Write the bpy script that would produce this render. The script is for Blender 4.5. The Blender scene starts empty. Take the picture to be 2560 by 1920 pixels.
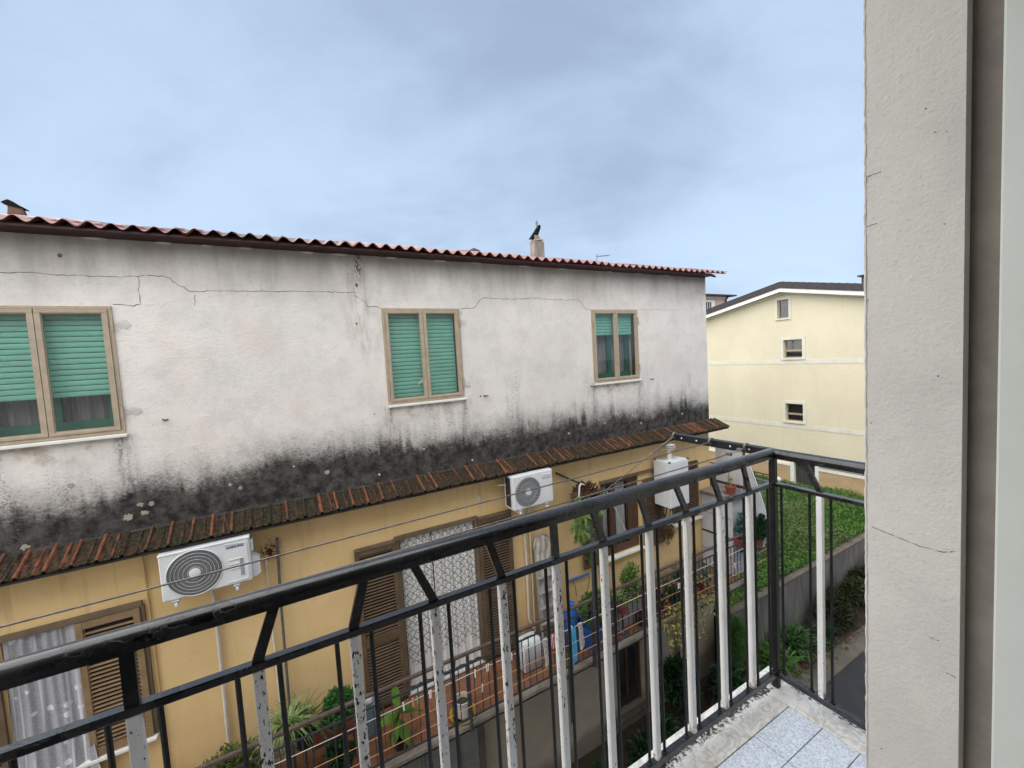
import bpy, math, random
import numpy as np
from mathutils import Vector, Matrix, Euler
random.seed(7); rng = np.random.default_rng(7)
SC = bpy.context.scene
COL = SC.collection
R = math.radians

# ------------------------------------------------------------------ camera
cam_d = bpy.data.cameras.new('camera'); cam = bpy.data.objects.new('camera', cam_d); COL.objects.link(cam)
cam_d.sensor_width = 36.0; cam_d.lens = 36.0 * 1043.0 / 2560.0
cam_d.clip_start = 0.02; cam_d.clip_end = 600
yaw, pitch, roll = R(29.3), R(-3.707), R(-3.32)
fwd = Vector((math.sin(yaw)*math.cos(pitch), math.cos(yaw)*math.cos(pitch), math.sin(pitch)))
rgt = Vector((math.cos(yaw), -math.sin(yaw), 0)); up = rgt.cross(fwd)
r2 = math.cos(roll)*rgt + math.sin(roll)*up; u2 = -math.sin(roll)*rgt + math.cos(roll)*up
cam.matrix_world = Matrix(((r2.x, u2.x, -fwd.x, 0), (r2.y, u2.y, -fwd.y, 0), (r2.z, u2.z, -fwd.z, 0), (0, 0, 0, 1)))
SC.camera = cam

# ------------------------------------------------------------------ node helper
class NT:
    def __init__(s, tree): s.t = tree; s.n = tree.nodes; s.l = tree.links
    def node(s, typ, **kw):
        n = s.n.new(typ)
        for k, v in kw.items(): setattr(n, k, v)
        return n
    def put(s, inp, v):
        if isinstance(v, V): s.l.new(v.s, inp)
        elif v is not None:
            if hasattr(inp.default_value, '__len__') and not hasattr(v, '__len__'): inp.default_value = (v, v, v) if len(inp.default_value) == 3 else (v, v, v, 1)
            elif hasattr(v, '__len__') and len(v) == 3 and len(inp.default_value) == 4: inp.default_value = (*v, 1)
            else: inp.default_value = v
    def math(s, op, a, b=None, c=None, clamp=False):
        n = s.node('ShaderNodeMath', operation=op, use_clamp=clamp)
        s.put(n.inputs[0], a)
        if b is not None: s.put(n.inputs[1], b)
        if c is not None: s.put(n.inputs[2], c)
        return V(s, n.outputs[0])
    def pos(s):
        n = s.node('ShaderNodeNewGeometry'); return V(s, n.outputs['Position'])
    def nrm(s):
        n = s.node('ShaderNodeNewGeometry'); return V(s, n.outputs['Normal'])
    def sep(s, v):
        n = s.node('ShaderNodeSeparateXYZ'); s.put(n.inputs[0], v); return [V(s, o) for o in n.outputs]
    def comb(s, x, y, z):
        n = s.node('ShaderNodeCombineXYZ')
        for i, q in enumerate((x, y, z)): s.put(n.inputs[i], q)
        return V(s, n.outputs[0])
    def noise(s, vec, scale=5, detail=4, rough=.55, dist=0):
        n = s.node('ShaderNodeTexNoise'); s.put(n.inputs['Vector'], vec); n.inputs['Scale'].default_value = scale
        n.inputs['Detail'].default_value = detail; n.inputs['Roughness'].default_value = rough; n.inputs['Distortion'].default_value = dist
        return V(s, n.outputs[0])
    def voro(s, vec, scale=5, feature='F1', rand=1):
        n = s.node('ShaderNodeTexVoronoi', feature=feature); s.put(n.inputs['Vector'], vec); n.inputs['Scale'].default_value = scale; n.inputs['Randomness'].default_value = rand
        return V(s, n.outputs['Distance'])
    def smooth(s, x, a, b, lo=0, hi=1):
        n = s.node('ShaderNodeMapRange', interpolation_type='SMOOTHSTEP'); s.put(n.inputs[0], x)
        for i, q in zip((1, 2, 3, 4), (a, b, lo, hi)): s.put(n.inputs[i], q)
        return V(s, n.outputs[0])
    def mix(s, f, a, b, blend='MIX'):
        n = s.node('ShaderNodeMix', data_type='RGBA', blend_type=blend); s.put(n.inputs[0], f); s.put(n.inputs[6], a); s.put(n.inputs[7], b)
        return V(s, n.outputs[2])
    def rnd(s):
        n = s.node('ShaderNodeObjectInfo'); return V(s, n.outputs['Random'])
    def bump(s, h, strength=.4, dist=.01):
        n = s.node('ShaderNodeBump'); n.inputs['Strength'].default_value = strength; n.inputs['Distance'].default_value = dist; s.put(n.inputs['Height'], h)
        return V(s, n.outputs[0])
class V:
    def __init__(s, t, k): s.t = t; s.s = k
    def __add__(s, o): return s.t.math('ADD', s, o)
    __radd__ = __add__
    def __mul__(s, o): return s.t.math('MULTIPLY', s, o)
    __rmul__ = __mul__
    def __sub__(s, o): return s.t.math('SUBTRACT', s, o)
    def __rsub__(s, o): return s.t.math('SUBTRACT', o, s)
    def __truediv__(s, o): return s.t.math('DIVIDE', s, o)

# ------------------------------------------------------------------ sky, sun, exposure
SUN_EL, SUN_AZ = R(49), R(255)       # soft overcast light from behind the camera and the left, high
w = bpy.data.worlds.new('World'); SC.world = w; w.use_nodes = True
t = NT(w.node_tree); w.node_tree.nodes.clear()
sky = t.node('ShaderNodeTexSky', sky_type='NISHITA'); sky.sun_disc = False; sky.sun_elevation = SUN_EL; sky.sun_rotation = SUN_AZ
tc = t.node('ShaderNodeTexCoord'); dv = V(t, tc.outputs['Generated'])
dx, dy, dz = t.sep(dv)
den = t.math('MAXIMUM', dz, 0.0) + 0.42
cx, cy = dx/den, dy/den
cv = t.comb(cx*1.0 + cy*0.35, cy*0.75 - cx*0.3, 0.3)
n1 = t.noise(cv, 1.05, 4, .45, .35); n2 = t.noise(t.comb(cx+7.3, cy*1.2+2.0, 1.7), 2.6, 6, .52, .4)
n3 = t.noise(t.comb(cx*1.1+cy*1.6, cy*.5-cx*.9, 4.0), 1.9, 5, .55, .5)
cl = t.smooth(n1*0.58 + n3*0.27 + n2*0.15, .36, .64)
ccol = t.mix(cl, (.74, .94, 1.29), (1.25, 1.57, 2.00))
col = t.mix(0.06, ccol, V(t, sky.outputs[0]))
bg = t.node('ShaderNodeBackground'); t.put(bg.inputs[0], col); bg.inputs[1].default_value = 0.1
wo = t.node('ShaderNodeOutputWorld'); t.l.new(bg.outputs[0], wo.inputs[0])
sd = bpy.data.lights.new('sun', 'SUN'); sd.energy = 1.5; sd.angle = R(125); sd.color = (1.0, .95, .87)
sun = bpy.data.objects.new('sun', sd); COL.objects.link(sun)
dirv = Vector((math.sin(SUN_AZ)*math.cos(SUN_EL), math.cos(SUN_AZ)*math.cos(SUN_EL), math.sin(SUN_EL)))
sun.rotation_euler = dirv.to_track_quat('Z', 'Y').to_euler(); sun.location = dirv*60
SC.view_settings.view_transform = 'Standard'; SC.view_settings.look = 'None'; SC.view_settings.gamma = 1
SC.view_settings.exposure = 2.22
try: SC.view_settings.use_curve_mapping = False
except Exception: pass

# ------------------------------------------------------------------ materials
MATS = {}
def newmat(name):
    m = bpy.data.materials.new(name); m.use_nodes = True; m.node_tree.nodes.clear(); MATS[name] = m
    t = NT(m.node_tree); out = t.node('ShaderNodeOutputMaterial')
    return m, t, out
def prin(t, out, col, rough=.7, metal=0, spec=.5, bump=None, trans=None, coat=0):
    p = t.node('ShaderNodeBsdfPrincipled'); t.put(p.inputs['Base Color'], col); t.put(p.inputs['Roughness'], rough)
    p.inputs['Metallic'].default_value = metal; t.put(p.inputs['Specular IOR Level'], spec); p.inputs['Coat Weight'].default_value = coat
    if bump is not None: t.put(p.inputs['Normal'], bump)
    t.l.new(p.outputs[0], out.inputs[0]); return p
def M(name, c1, c2=None, scale=6, rough=.7, bump=0, bscale=60, metal=0, spec=.4, rnd=0, stretch=(1, 1, 1), lo=.3, hi=.7, detail=5):
    m, t, out = newmat(name)
    P = t.pos(); x, y, z = t.sep(P)
    if stretch != (1, 1, 1): P = t.comb(x*stretch[0], y*stretch[1], z*stretch[2])
    c2 = c2 or tuple(q*.8 for q in c1)
    f = t.smooth(t.noise(P, scale, detail, .6), lo, hi)
    c = t.mix(f, c1, c2)
    if rnd:
        r = t.rnd(); c = t.mix(t.math('MULTIPLY', r, rnd), c, tuple(q*.35 for q in c1))
    b = t.bump(t.noise(t.pos(), bscale, 4, .6), bump, .01) if bump else None
    prin(t, out, c, rough, metal, spec, b)
    return m
def leafmat(name, c1, c2, c3=None, scale=9, rough=.5):
    m, t, out = newmat(name)
    P = t.pos()
    c = t.mix(t.smooth(t.noise(P, scale, 3, .6), .35, .65), c1, c2)
    if name == 'leaf_lawn': c = t.mix(t.smooth(t.noise(P, .55, 4, .6), .50, .66)*.75, c, (.12, .145, .05))
    if c3: c = t.mix(t.smooth(t.noise(P, scale*4, 3, .6), .55, .75), c, c3)
    p = t.node('ShaderNodeBsdfPrincipled'); t.put(p.inputs['Base Color'], c); p.inputs['Roughness'].default_value = rough; p.inputs['Specular IOR Level'].default_value = .35
    tr = t.node('ShaderNodeBsdfTranslucent'); t.put(tr.inputs[0], c)
    mx = t.node('ShaderNodeMixShader'); mx.inputs[0].default_value = .25
    t.l.new(p.outputs[0], mx.inputs[1]); t.l.new(tr.outputs[0], mx.inputs[2]); t.l.new(mx.outputs[0], out.inputs[0])
    return m

# -- old white plaster with a black mould band over the pent roof, drips, grime and painted eave shade
m, t, out = newmat('old_plaster'); P = t.pos(); x, y, z = t.sep(P)
big = t.noise(P, .75, 6, .62); mid = t.noise(P, 3.1, 7, .65); fine = t.noise(t.comb(x*1.0, y, z*1.7), 34, 5, .7)
c = t.mix(t.smooth(big, .36, .64), (.79, .748, .70), (.72, .685, .65))
c = t.mix(t.smooth(mid, .42, .72)*.5, c, (.55, .525, .50))
tr_ = t.noise(t.comb(x*2.0+z*1.2, y, z*7.0-x*2.0), 5, 4, .6)
c = t.mix(t.smooth(tr_, .56, .70)*.30, c, (.50, .475, .455))
c = t.mix(t.smooth(t.noise(P, 1.6, 5, .6), .5, .75)*.6, c, (.74, .64, .575))
c = t.mix(t.smooth(fine, .56, .74)*.45, c, (.36, .34, .325))
# grime streaks running down from the eave, and soft eave shade painted in
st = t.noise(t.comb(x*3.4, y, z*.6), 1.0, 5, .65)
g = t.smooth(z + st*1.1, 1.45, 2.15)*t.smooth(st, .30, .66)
c = t.mix(t.smooth(z + big*.9, 1.25, 2.1)*.55, c, (.27, .245, .215))  # soft under-eave shade painted into the colour, with slight general grime
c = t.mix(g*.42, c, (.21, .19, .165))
# brown damp patches under the sills
for (a, b) in ((-3.0, -1.75), (1.45, 2.55), (5.45, 6.55)):
    band = t.smooth(x, a, a+.12)*t.smooth(x, b, b-.12)*t.smooth(z, -1.0, -.7)*t.smooth(z, -.6, -.66)
    c = t.mix(band*t.smooth(t.noise(P, 5.5, 4, .6), .45, .66)*.65, c, (.36, .28, .20))
# drips below the sill ends
dr = None
for a in (-1.585, 1.405, 2.655, 5.37, 6.61, -2.75):
    g1 = t.math('EXPONENT', (x-a)*(x-a)*-130.0)
    dr = g1 if dr is None else dr + g1
dr = dr*t.smooth(z, -.55, -.68)*t.smooth(t.noise(t.comb(x*15, y, z*3.0), 1, 5, .7), .34, .66)*t.smooth(t.noise(P, 55, 4, .7), .30, .60)
c = t.mix(t.math('MULTIPLY', dr, .85, clamp=True), c, (.09, .085, .085))
# vertical weathered column with dark pits
cm = t.math('EXPONENT', (x-1.12)*(x-1.12)*-22.0)*t.smooth(z, -.2, .5)
c = t.mix(cm*t.smooth(t.noise(t.comb(x*9, y, z*2.2), 1, 5, .7), .40, .68)*.55, c, (.30, .25, .215))
cm2 = t.math('EXPONENT', (x-1.13)*(x-1.13)*-420.0)*t.smooth(z, 1.15, 1.42)*t.smooth(t.noise(t.comb(x, y, z*.6), 34, 3, .6), .50, .58)
c = t.mix(cm2, c, (.04, .035, .03))
# mould band
edge = t.noise(t.comb(x*.7, y, z*.3), 1.0, 4, .6)*.62 + t.smooth(t.noise(t.comb(x*4.5, y, z*.35), 1.0, 4, .6), .5, .72)*.16 - .09 + t.noise(P, 4.2, 6, .7)*.42 + t.noise(t.comb(x, y, z*1.8), 24, 4, .75)*.36
q = (-1.83 - z) + edge + t.math('EXPONENT', (x-.6)*(x-.6)*-.6)*.17 - t.smooth(x, 7.6, 8.8)*.10
mo = t.smooth(q, -.06, .26)
c = t.mix(t.smooth(q + t.noise(P, 11, 5, .7)*.2, -.25, .22)*.55, c, (.20, .185, .175))
c = t.mix(t.smooth(t.noise(t.comb(x, y, z*1.3), 46, 3, .6) + q*.22, .60, .66)*t.smooth(q, -.55, -.1)*.8, c, (.09, .08, .075))
dark = t.mix(t.smooth(t.noise(P, 7, 7, .7), .35, .68), (.022, .021, .0205), (.095, .089, .083))
dark = t.mix(t.smooth(t.noise(P, 2.2, 5, .6), .55, .75)*.6, dark, (.05, .042, .033))
c = t.mix(mo, c, dark)
sp = t.smooth(t.voro(P, 17), .075, .04)*t.smooth(t.noise(P, 2.6, 3, .6), .5, .62)*t.smooth(z, -1.25, -1.0)*mo
c = t.mix(sp, c, (.62, .6, .57))
bm = t.bump(t.noise(t.comb(x, y, z*1.4), 26, 7, .72)*1.0 + mid*.6, .38, .02)
stn = t.noise(t.comb(x*3.2, y, z*.5), 1.0, 4, .6)
c = t.mix(t.smooth(stn, .56, .70)*t.smooth(z, .1, -.95)*t.smooth(t.noise(t.comb(x, y, z*1.2), 40, 4, .65), .48, .60)*.75, c, (.12, .11, .10))
prin(t, out, c, .88, spec=.2, bump=bm)

# -- ochre wall
m, t, out = newmat('ochre_plaster'); P = t.pos(); x, y, z = t.sep(P)
c = t.mix(t.smooth(t.noise(P, 1.1, 5, .6), .35, .65), (.765, .55, .275), (.695, .49, .238))
c = t.mix(t.smooth(t.noise(P, 6, 6, .7), .55, .8)*.35, c, (.46, .30, .12))
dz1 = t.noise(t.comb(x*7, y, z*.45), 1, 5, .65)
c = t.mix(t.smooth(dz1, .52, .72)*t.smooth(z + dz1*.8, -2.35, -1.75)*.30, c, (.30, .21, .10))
c = t.mix(t.smooth(t.noise(t.comb(x*9, y, z*.3), 1, 5, .65), .58, .76)*.30, c, (.42, .31, .16))
c = t.mix(t.smooth(t.noise(P, 2.3, 4, .6), .60, .66)*.30, c, (.78, .60, .34))
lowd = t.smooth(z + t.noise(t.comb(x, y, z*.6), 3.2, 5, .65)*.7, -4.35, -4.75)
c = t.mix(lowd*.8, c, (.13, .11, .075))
rust = t.math('EXPONENT', ((x+.27)*(x+.27)+(z+2.36)*(z+2.36))*-95.0)*t.smooth(t.noise(P, 20, 5, .7), .40, .55)
c = t.mix(t.math('MULTIPLY', rust, 1.6, clamp=True), c, (.07, .02, .008))
prin(t, out, c, .85, spec=.25, bump=t.bump(t.noise(P, 60, 5, .6), .18, .006))
# -- ground floor render
m, t, out = newmat('grey_render'); P = t.pos(); x, y, z = t.sep(P)
c = t.mix(t.smooth(t.noise(P, 1.2, 6, .6), .35, .66), (.40, .34, .265), (.33, .285, .225))
dq = t.smooth(z + t.noise(t.comb(x, y, z), .8, 5, .6)*.9 - x*.06, -7.25, -7.5)
c = t.mix(dq*.75, c, (.17, .145, .115))
c = t.mix(t.smooth(t.noise(P, 5, 6, .7), .58, .75)*.5, c, (.16, .14, .12))
prin(t, out, c, .9, spec=.2, bump=t.bump(t.noise(P, 40, 5, .6), .3, .01))
# -- cream house
m, t, out = newmat('cream_render'); P = t.pos(); x, y, z = t.sep(P)
c = t.mix(t.smooth(t.noise(P, .5, 5, .6), .35, .65), (.68, .62, .46), (.63, .57, .425))
stv = t.smooth(t.noise(t.comb(x, y*5, z*.35), 1, 5, .6), .55, .8)*.3
c = t.mix(stv, c, (.55, .47, .32))
pt = t.smooth(t.noise(t.comb(x, y*.8, z*2.2), .9, 6, .65), .66, .70)
c = t.mix(pt*.5, c, (.78, .74, .62))
prin(t, out, c, .85, spec=.25, bump=t.bump(t.noise(P, 9, 5, .6), .25, .05))
m, t, out = newmat('tan_plinth'); P = t.pos()
c = t.mix(t.smooth(t.noise(P, 1.0, 6, .65), .35, .65), (.52, .38, .225), (.44, .31, .18))
c = t.mix(t.smooth(t.noise(P, 5, 6, .7), .6, .78)*.7, c, (.2, .14, .09))
prin(t, out, c, .9, spec=.2, bump=t.bump(t.noise(P, 9, 5, .6), .4, .05))

# -- terracotta pent tiles with moss
m, t, out = newmat('mossy_tile'); P = t.pos(); x, y, z = t.sep(P)
rd = t.rnd()
terr = t.mix(t.smooth(t.noise(P, 14, 5, .6), .35, .65), (.26, .085, .042), (.14, .054, .032))
moss = t.mix(t.smooth(t.noise(P, 32, 6, .7), .38, .66), (.016, .0145, .009), (.050, .040, .021))
moss = t.mix(t.smooth(t.noise(P, 16, 4, .6), .5, .64)*.8, moss, (.075, .034, .019))
moss = t.mix(t.smooth(t.noise(P, 60, 4, .6), .63, .70), moss, (.17, .155, .08))
slopez = z - (-1.76 + (y-6.3)*.4)
k = t.noise(P, 9, 6, .7)*.55 + t.noise(t.comb(x*2, y*.6, z), 3, 4, .6)*.35 + rd*.55 - slopez*15.0
c = t.mix(t.smooth(k, .10, .42), terr, moss)
prin(t, out, c, .85, spec=.3, bump=t.bump(t.noise(P, 55, 6, .7), .5, .012))
# -- corrugated roof sheets
m, t, out = newmat('roof_sheet'); P = t.pos(); x, y, z = t.sep(P)
nz = t.sep(t.nrm())[2]
c = t.mix(t.smooth(t.noise(P, 5, 5, .6), .35, .65), (.25, .07, .056), (.19, .055, .047))
c = t.mix(t.smooth(t.noise(P, 22, 5, .7), .58, .75)*.5, c, (.13, .06, .05))
prin(t, out, c, .14, spec=.6, bump=t.bump(t.noise(P, 40, 4, .6), .04, .003), coat=1.0)

# -- chipped white paint on the balusters
m, t, out = newmat('chipped_white'); P = t.pos(); x, y, z = t.sep(P); rd = t.rnd()
wear = t.smooth(x, .95, .45)*.55
c = t.mix(t.smooth(t.noise(t.comb(x*3, y*3, z*1.0), 9, 5, .6), .4, .7), (.90, .90, .885), (.80, .795, .77))
ch = t.noise(t.comb(x*1.0+rd*9, y, z*.42), 130, 4, .62)
pat = t.noise(t.comb(x+rd*5, y, z*.8), 6.5, 3, .6)
c = t.mix(t.smooth(t.noise(t.comb(x*1.2, y, z*.5+rd*3), 26, 4, .65), .56, .68)*t.smooth(pat, .48, .6)*(wear*1.6+.05), c, (.30, .15, .065))
cm = t.smooth(ch + pat*.32 + wear*.17, .845, .865)
c = t.mix(cm, c, (.022, .018, .016))
c = t.mix(t.smooth(z, -1.40, -1.46)*t.smooth(t.noise(P, 60, 4, .6), .42, .6), c, (.16, .10, .065))
prin(t, out, c, .38, spec=.45, bump=t.bump(cm*-1.0, .5, .003))
# -- wet black paint, flaking in layers
m, t, out = newmat('wet_black_paint'); P = t.pos(); x, y, z = t.sep(P)
fl = t.noise(t.comb(x*.55, y, z), 22, 5, .62, .6)
flk = t.smooth(fl, .575, .59)
c = t.mix(flk, (.013, .0135, .0155), (.004, .004, .0045))
c = t.mix(t.smooth(t.noise(t.comb(x*.6, y, z), 9, 4, .6), .45, .6)*.6, c, (.034, .035, .039))
c = t.mix(flk, c, (.003, .003, .0035))
rg = t.smooth(t.noise(P, 13, 4, .6), .3, .7, .14, .40)
prin(t, out, c, rg, spec=.42, bump=t.bump(flk*-1.0 + t.noise(P, 160, 3, .6)*.2, .5, .003), coat=.5)
M('dark_metal', (.007, .0075, .009), (.014, .015, .018), 30, .40, spec=.3, bump=.15, bscale=120)
# -- marble border and granite tile
m, t, out = newmat('marble'); P = t.pos(); x, y, z = t.sep(P)
vn = t.noise(t.comb(x*1.0+y*.8, y*2.2-x*.5, z), 5.5, 6, .65, 1.4)
c = t.mix(t.smooth(t.math('ABSOLUTE', vn-.52), .06, .01)*.5, (.80, .785, .74), (.42, .41, .40))
stk = t.noise(t.comb(x*60, y*5, z), 1, 4, .65)
c = t.mix(t.smooth(stk, .52, .70)*.45, c, (.46, .42, .36))
c = t.mix(t.smooth(t.noise(P, 21, 6, .7), .50, .66)*.6, c, (.40, .36, .31))
bd = t.math('MAXIMUM', t.math('EXPONENT', (y-1.03)*(y-1.03)*-420.0), t.math('EXPONENT', (x-1.875)*(x-1.875)*-1100.0)*.8)
dty = t.smooth(t.noise(P, 75, 6, .75)*.9 + t.noise(P, 14, 3, .6)*.3 + bd*.46, .92, 1.04)
c = t.mix(dty, c, (.020, .014, .010))
prin(t, out, c, .3, spec=.5, bump=t.bump(vn, .15, .005))
m, t, out = newmat('granite_tile'); P = t.pos()
c = t.mix(t.smooth(t.noise(P, 120, 5, .8), .44, .58), (.78, .84, .91), (.47, .53, .62))
c = t.mix(t.smooth(t.noise(P, 24, 5, .7), .5, .75)*.5, c, (.52, .58, .66))
prin(t, out, c, .28, spec=.5)
M('grout', (.09, .088, .085), (.05, .05, .05), 60, .8)
# -- own house render
m, t, out = newmat('jamb_plaster'); P = t.pos(); x, y, z = t.sep(P)
f1 = t.noise(t.comb(x, y, z), 150, 5, .7); f2 = t.noise(t.comb(x, y, z*1.5), 62, 6, .7)
c = t.mix(t.smooth(t.noise(P, 4, 5, .6), .35, .65), (.72, .69, .645), (.655, .63, .59))
c = t.mix(t.smooth(f1*.6+f2*.4, .53, .63)*.35, c, (.46, .44, .41))
prin(t, out, c, .85, spec=.25, bump=t.bump(f1*.7+f2*.8+t.noise(P, 14, 4, .6)*1.2, .42, .005))
M('grey_pvc', (.68, .71, .66), (.65, .68, .63), 8, .35)
M('dark_gasket', (.27, .24, .205), (.21, .185, .16), 12, .8)
M('room_dark', (.58, .56, .52), (.52, .50, .47), 2, .9)
M('window_aluminium', (.44, .36, .265), (.37, .30, .22), 12, .45, spec=.4, bump=.05)
M('dark_brown', (.10, .07, .045), (.06, .045, .03), 12, .7)  # dark brown of the blind guides and wall pins
M('green_slat', (.235, .56, .445), (.19, .48, .38), 5, .5, rnd=.12)
M('green_paint', (.04, .165, .115), (.03, .13, .09), 5, .5)
M('interior_black', (.02, .02, .021), (.012, .012, .012), 3, .9)
M('interior_curtain', (.34, .33, .345), (.20, .19, .205), 3, .9, stretch=(12, 1, .4))
M('louvre_brown', (.15, .098, .057), (.10, .065, .038), 7, .6, bump=.1, rnd=.15)
M('louvre_tan', (.30, .20, .105), (.215, .14, .075), 7, .6, bump=.1, rnd=.12)
M('casing_taupe', (.17, .125, .08), (.12, .09, .06), 6, .7)
M('wood_brown', (.105, .055, .03), (.07, .038, .022), 9, .5, stretch=(3, 3, .5))
M('maroon_board', (.055, .014, .014), (.035, .011, .011), 7, .6, stretch=(.6, 2, 3))
M('white_plastic', (.72, .735, .75), (.66, .675, .69), 6, .38, spec=.45)
M('grille_dark', (.030, .031, .034), (.018, .019, .021), 20, .5)
M('grille_white', (.62, .635, .65), (.55, .565, .58), 20, .4)
M('brand_blue', (.03, .05, .22), (.025, .042, .19), 9, .5)
M('grey_print', (.33, .35, .40), (.25, .26, .31), 40, .5)
M('white_pipe', (.66, .62, .56), (.56, .52, .46), 9, .5)
M('conduit_ochre', (.62, .42, .19), (.55, .37, .17), 9, .6)
M('galvanised', (.10, .105, .11), (.17, .175, .18), 20, .5, metal=.3)
M('blue_pipe', (.05, .19, .47), (.04, .14, .36), 9, .45)
M('yellow_pipe', (.74, .49, .02), (.66, .42, .02), 9, .45)
M('orange_floor', (.235, .105, .052), (.16, .07, .037), 4, .45, bump=.05)
M('slab_concrete', (.30, .265, .22), (.16, .14, .115), 5, .85, bump=.4, bscale=30)
M('slab_edge_dark', (.05, .043, .036), (.024, .02, .018), 9, .8, bump=.4, bscale=30)
M('rail_brown', (.125, .085, .075), (.075, .055, .05), 14, .5)
M('rail_steel', (.055, .062, .070), (.035, .04, .046), 14, .5)
M('rusty', (.13, .055, .03), (.08, .035, .02), 20, .75, bump=.3)
M('concrete', (.17, .155, .14), (.075, .068, .062), 2.6, .9, bump=.35, bscale=18, stretch=(1.6, 1, .25), lo=.28, hi=.72, detail=7)
M('kerb_concrete', (.125, .108, .088), (.08, .07, .057), 2.0, .9, bump=.3, bscale=18)
M('asphalt', (.018, .0185, .023), (.026, .0265, .031), 3, .75, bump=.5, bscale=70)
M('soil', (.05, .036, .024), (.03, .022, .016), 8, .95, bump=.6, bscale=30)
M('lawn_soil', (.052, .075, .022), (.036, .046, .017), 2.5, .95, bump=.5, bscale=20)
M('terracotta_pot', (.24, .065, .038), (.18, .05, .032), 9, .6)
M('rose_pot', (.36, .085, .06), (.27, .062, .05), 9, .55)
M('black_plastic', (.018, .018, .019), (.012, .012, .012), 9, .45)
M('blue_plastic', (.018, .115, .40), (.014, .085, .30), 7, .42)
M('grey_blue_plastic', (.16, .23, .28), (.12, .17, .21), 7, .5)
M('jerrycan_plastic', (.62, .63, .64), (.53, .54, .555), 4, .42)
M('bucket_white', (.66, .66, .65), (.55, .55, .54), 8, .5)
M('pink_print', (.48, .11, .17), (.40, .09, .14), 20, .5)
M('yellow_plastic', (.60, .40, .02), (.52, .33, .02), 8, .45)
M('compost', (.055, .06, .035), (.03, .032, .02), 30, .9, bump=.5)
M('aluminium', (.52, .525, .54), (.36, .355, .36), 9, .4, metal=.5)
M('wrap_film', (.56, .54, .51), (.34, .28, .22), 7, .3)
M('rope_white', (.68, .67, .62), (.55, .54, .50), 30, .7)
M('rope_orange', (.50, .25, .13), (.40, .20, .11), 30, .7)
M('peg_white', (.80, .80, .80), (.70, .70, .70), 40, .45)
M('peg_pink', (.62, .27, .25), (.52, .22, .2), 40, .5)
M('peg_green', (.20, .48, .20), (.17, .4, .17), 40, .5)
M('peg_blue', (.02, .04, .15), (.02, .03, .11), 40, .5)
M('peg_yellow', (.72, .70, .42), (.62, .6, .36), 40, .5)
M('cloth_blue', (.075, .40, .68), (.06, .34, .60), 22, .85)
M('cloth_grey', (.50, .475, .455), (.25, .235, .23), 55, .9, lo=.45, hi=.6)
m, t, out = newmat('cloth_red_stripe'); P = t.pos(); x, y, z = t.sep(P)
c = t.mix(t.smooth(t.math('SINE', x*150.0), -.2, .2), (.62, .05, .09), (.70, .64, .62)); prin(t, out, c, .9)
M('wire', (.24, .215, .19), (.14, .125, .11), 50, .45, metal=.3)
M('panel_white', (.60, .605, .625), (.50, .505, .525), 2.5, .55)
M('box_tile', (.54, .55, .565), (.46, .47, .485), 3, .45)
M('ledge_stone', (.24, .20, .175), (.17, .135, .12), 9, .7)
M('fascia_white', (.80, .78, .72), (.74, .72, .66), 3, .7)
M('trim_white', (.80, .79, .75), (.72, .71, .66), 5, .75)
M('band_dirty', (.66, .64, .56), (.60, .575, .49), 3, .8)
M('roof_dark', (.030, .024, .029), (.045, .036, .04), 6, .55)
M('dark_pane', (.02, .021, .022), (.035, .034, .033), 2, .12, spec=.6)
M('sash_tan', (.36, .305, .23), (.30, .25, .19), 12, .5)
M('gate_green', (.075, .082, .066), (.05, .055, .045), 9, .6)
M('pink_render', (.60, .40, .37), (.55, .36, .335), 1, .85)
M('chimney_render', (.33, .295, .25), (.17, .15, .125), 4, .9, bump=.4, bscale=22, stretch=(1.5, 1, .5))
M('cowl_black', (.008, .009, .009), (.014, .015, .015), 12, .9, spec=.1)
M('cowl_terracotta', (.20, .105, .075), (.05, .04, .037), 6, .85)
M('antenna_metal', (.20, .22, .27), (.17, .18, .22), 9, .5)
M('dark_green', (.018, .055, .028), (.012, .04, .02), 9, .6)
M('crack', (.19, .17, .15), (.07, .06, .055), 30, .95)
M('putty', (.66, .64, .61), (.52, .50, .475), 16, .9, bump=.3)
M('lichen', (.42, .39, .30), (.29, .265, .20), 26, .95, bump=.6, bscale=60)
M('lichen_white', (.62, .62, .60), (.5, .5, .48), 26, .95)
M('garage_green', (.22, .235, .21), (.16, .17, .155), 5, .6)
M('dead_leaf', (.13, .065, .03), (.06, .035, .02), 14, .8)
M('plant_stem', (.10, .075, .04), (.06, .05, .03), 14, .8)
leafmat('leaf_green', (.085, .20, .035), (.042, .115, .025), (.17, .29, .06))
leafmat('leaf_dark', (.020, .060, .020), (.011, .034, .013), (.05, .10, .025))
leafmat('leaf_mint', (.08, .22, .06), (.045, .145, .042), (.15, .31, .10), 14)
leafmat('leaf_spider', (.30, .36, .15), (.10, .19, .05), (.58, .60, .36), 10)
leafmat('leaf_long', (.06, .14, .038), (.04, .10, .03), (.12, .21, .06))
leafmat('leaf_olive', (.14, .19, .04), (.08, .115, .03), (.22, .25, .07), 10)
leafmat('leaf_glossy', (.12, .225, .026), (.07, .16, .022), (.17, .27, .045), 6, .3)
leafmat('leaf_fern', (.20, .30, .075), (.12, .21, .06), (.32, .38, .14), 8)
leafmat('leaf_yellow', (.40, .32, .085), (.13, .16, .045), (.50, .42, .17), 7)
leafmat('leaf_bluegreen', (.10, .19, .16), (.06, .13, .115), (.19, .29, .25), 12)
leafmat('leaf_lawn', (.09, .205, .03), (.05, .13, .022), (.18, .27, .07), 1.6)
leafmat('leaf_hedge', (.035, .045, .014), (.018, .025, .010), (.09, .085, .025), 7)
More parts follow.
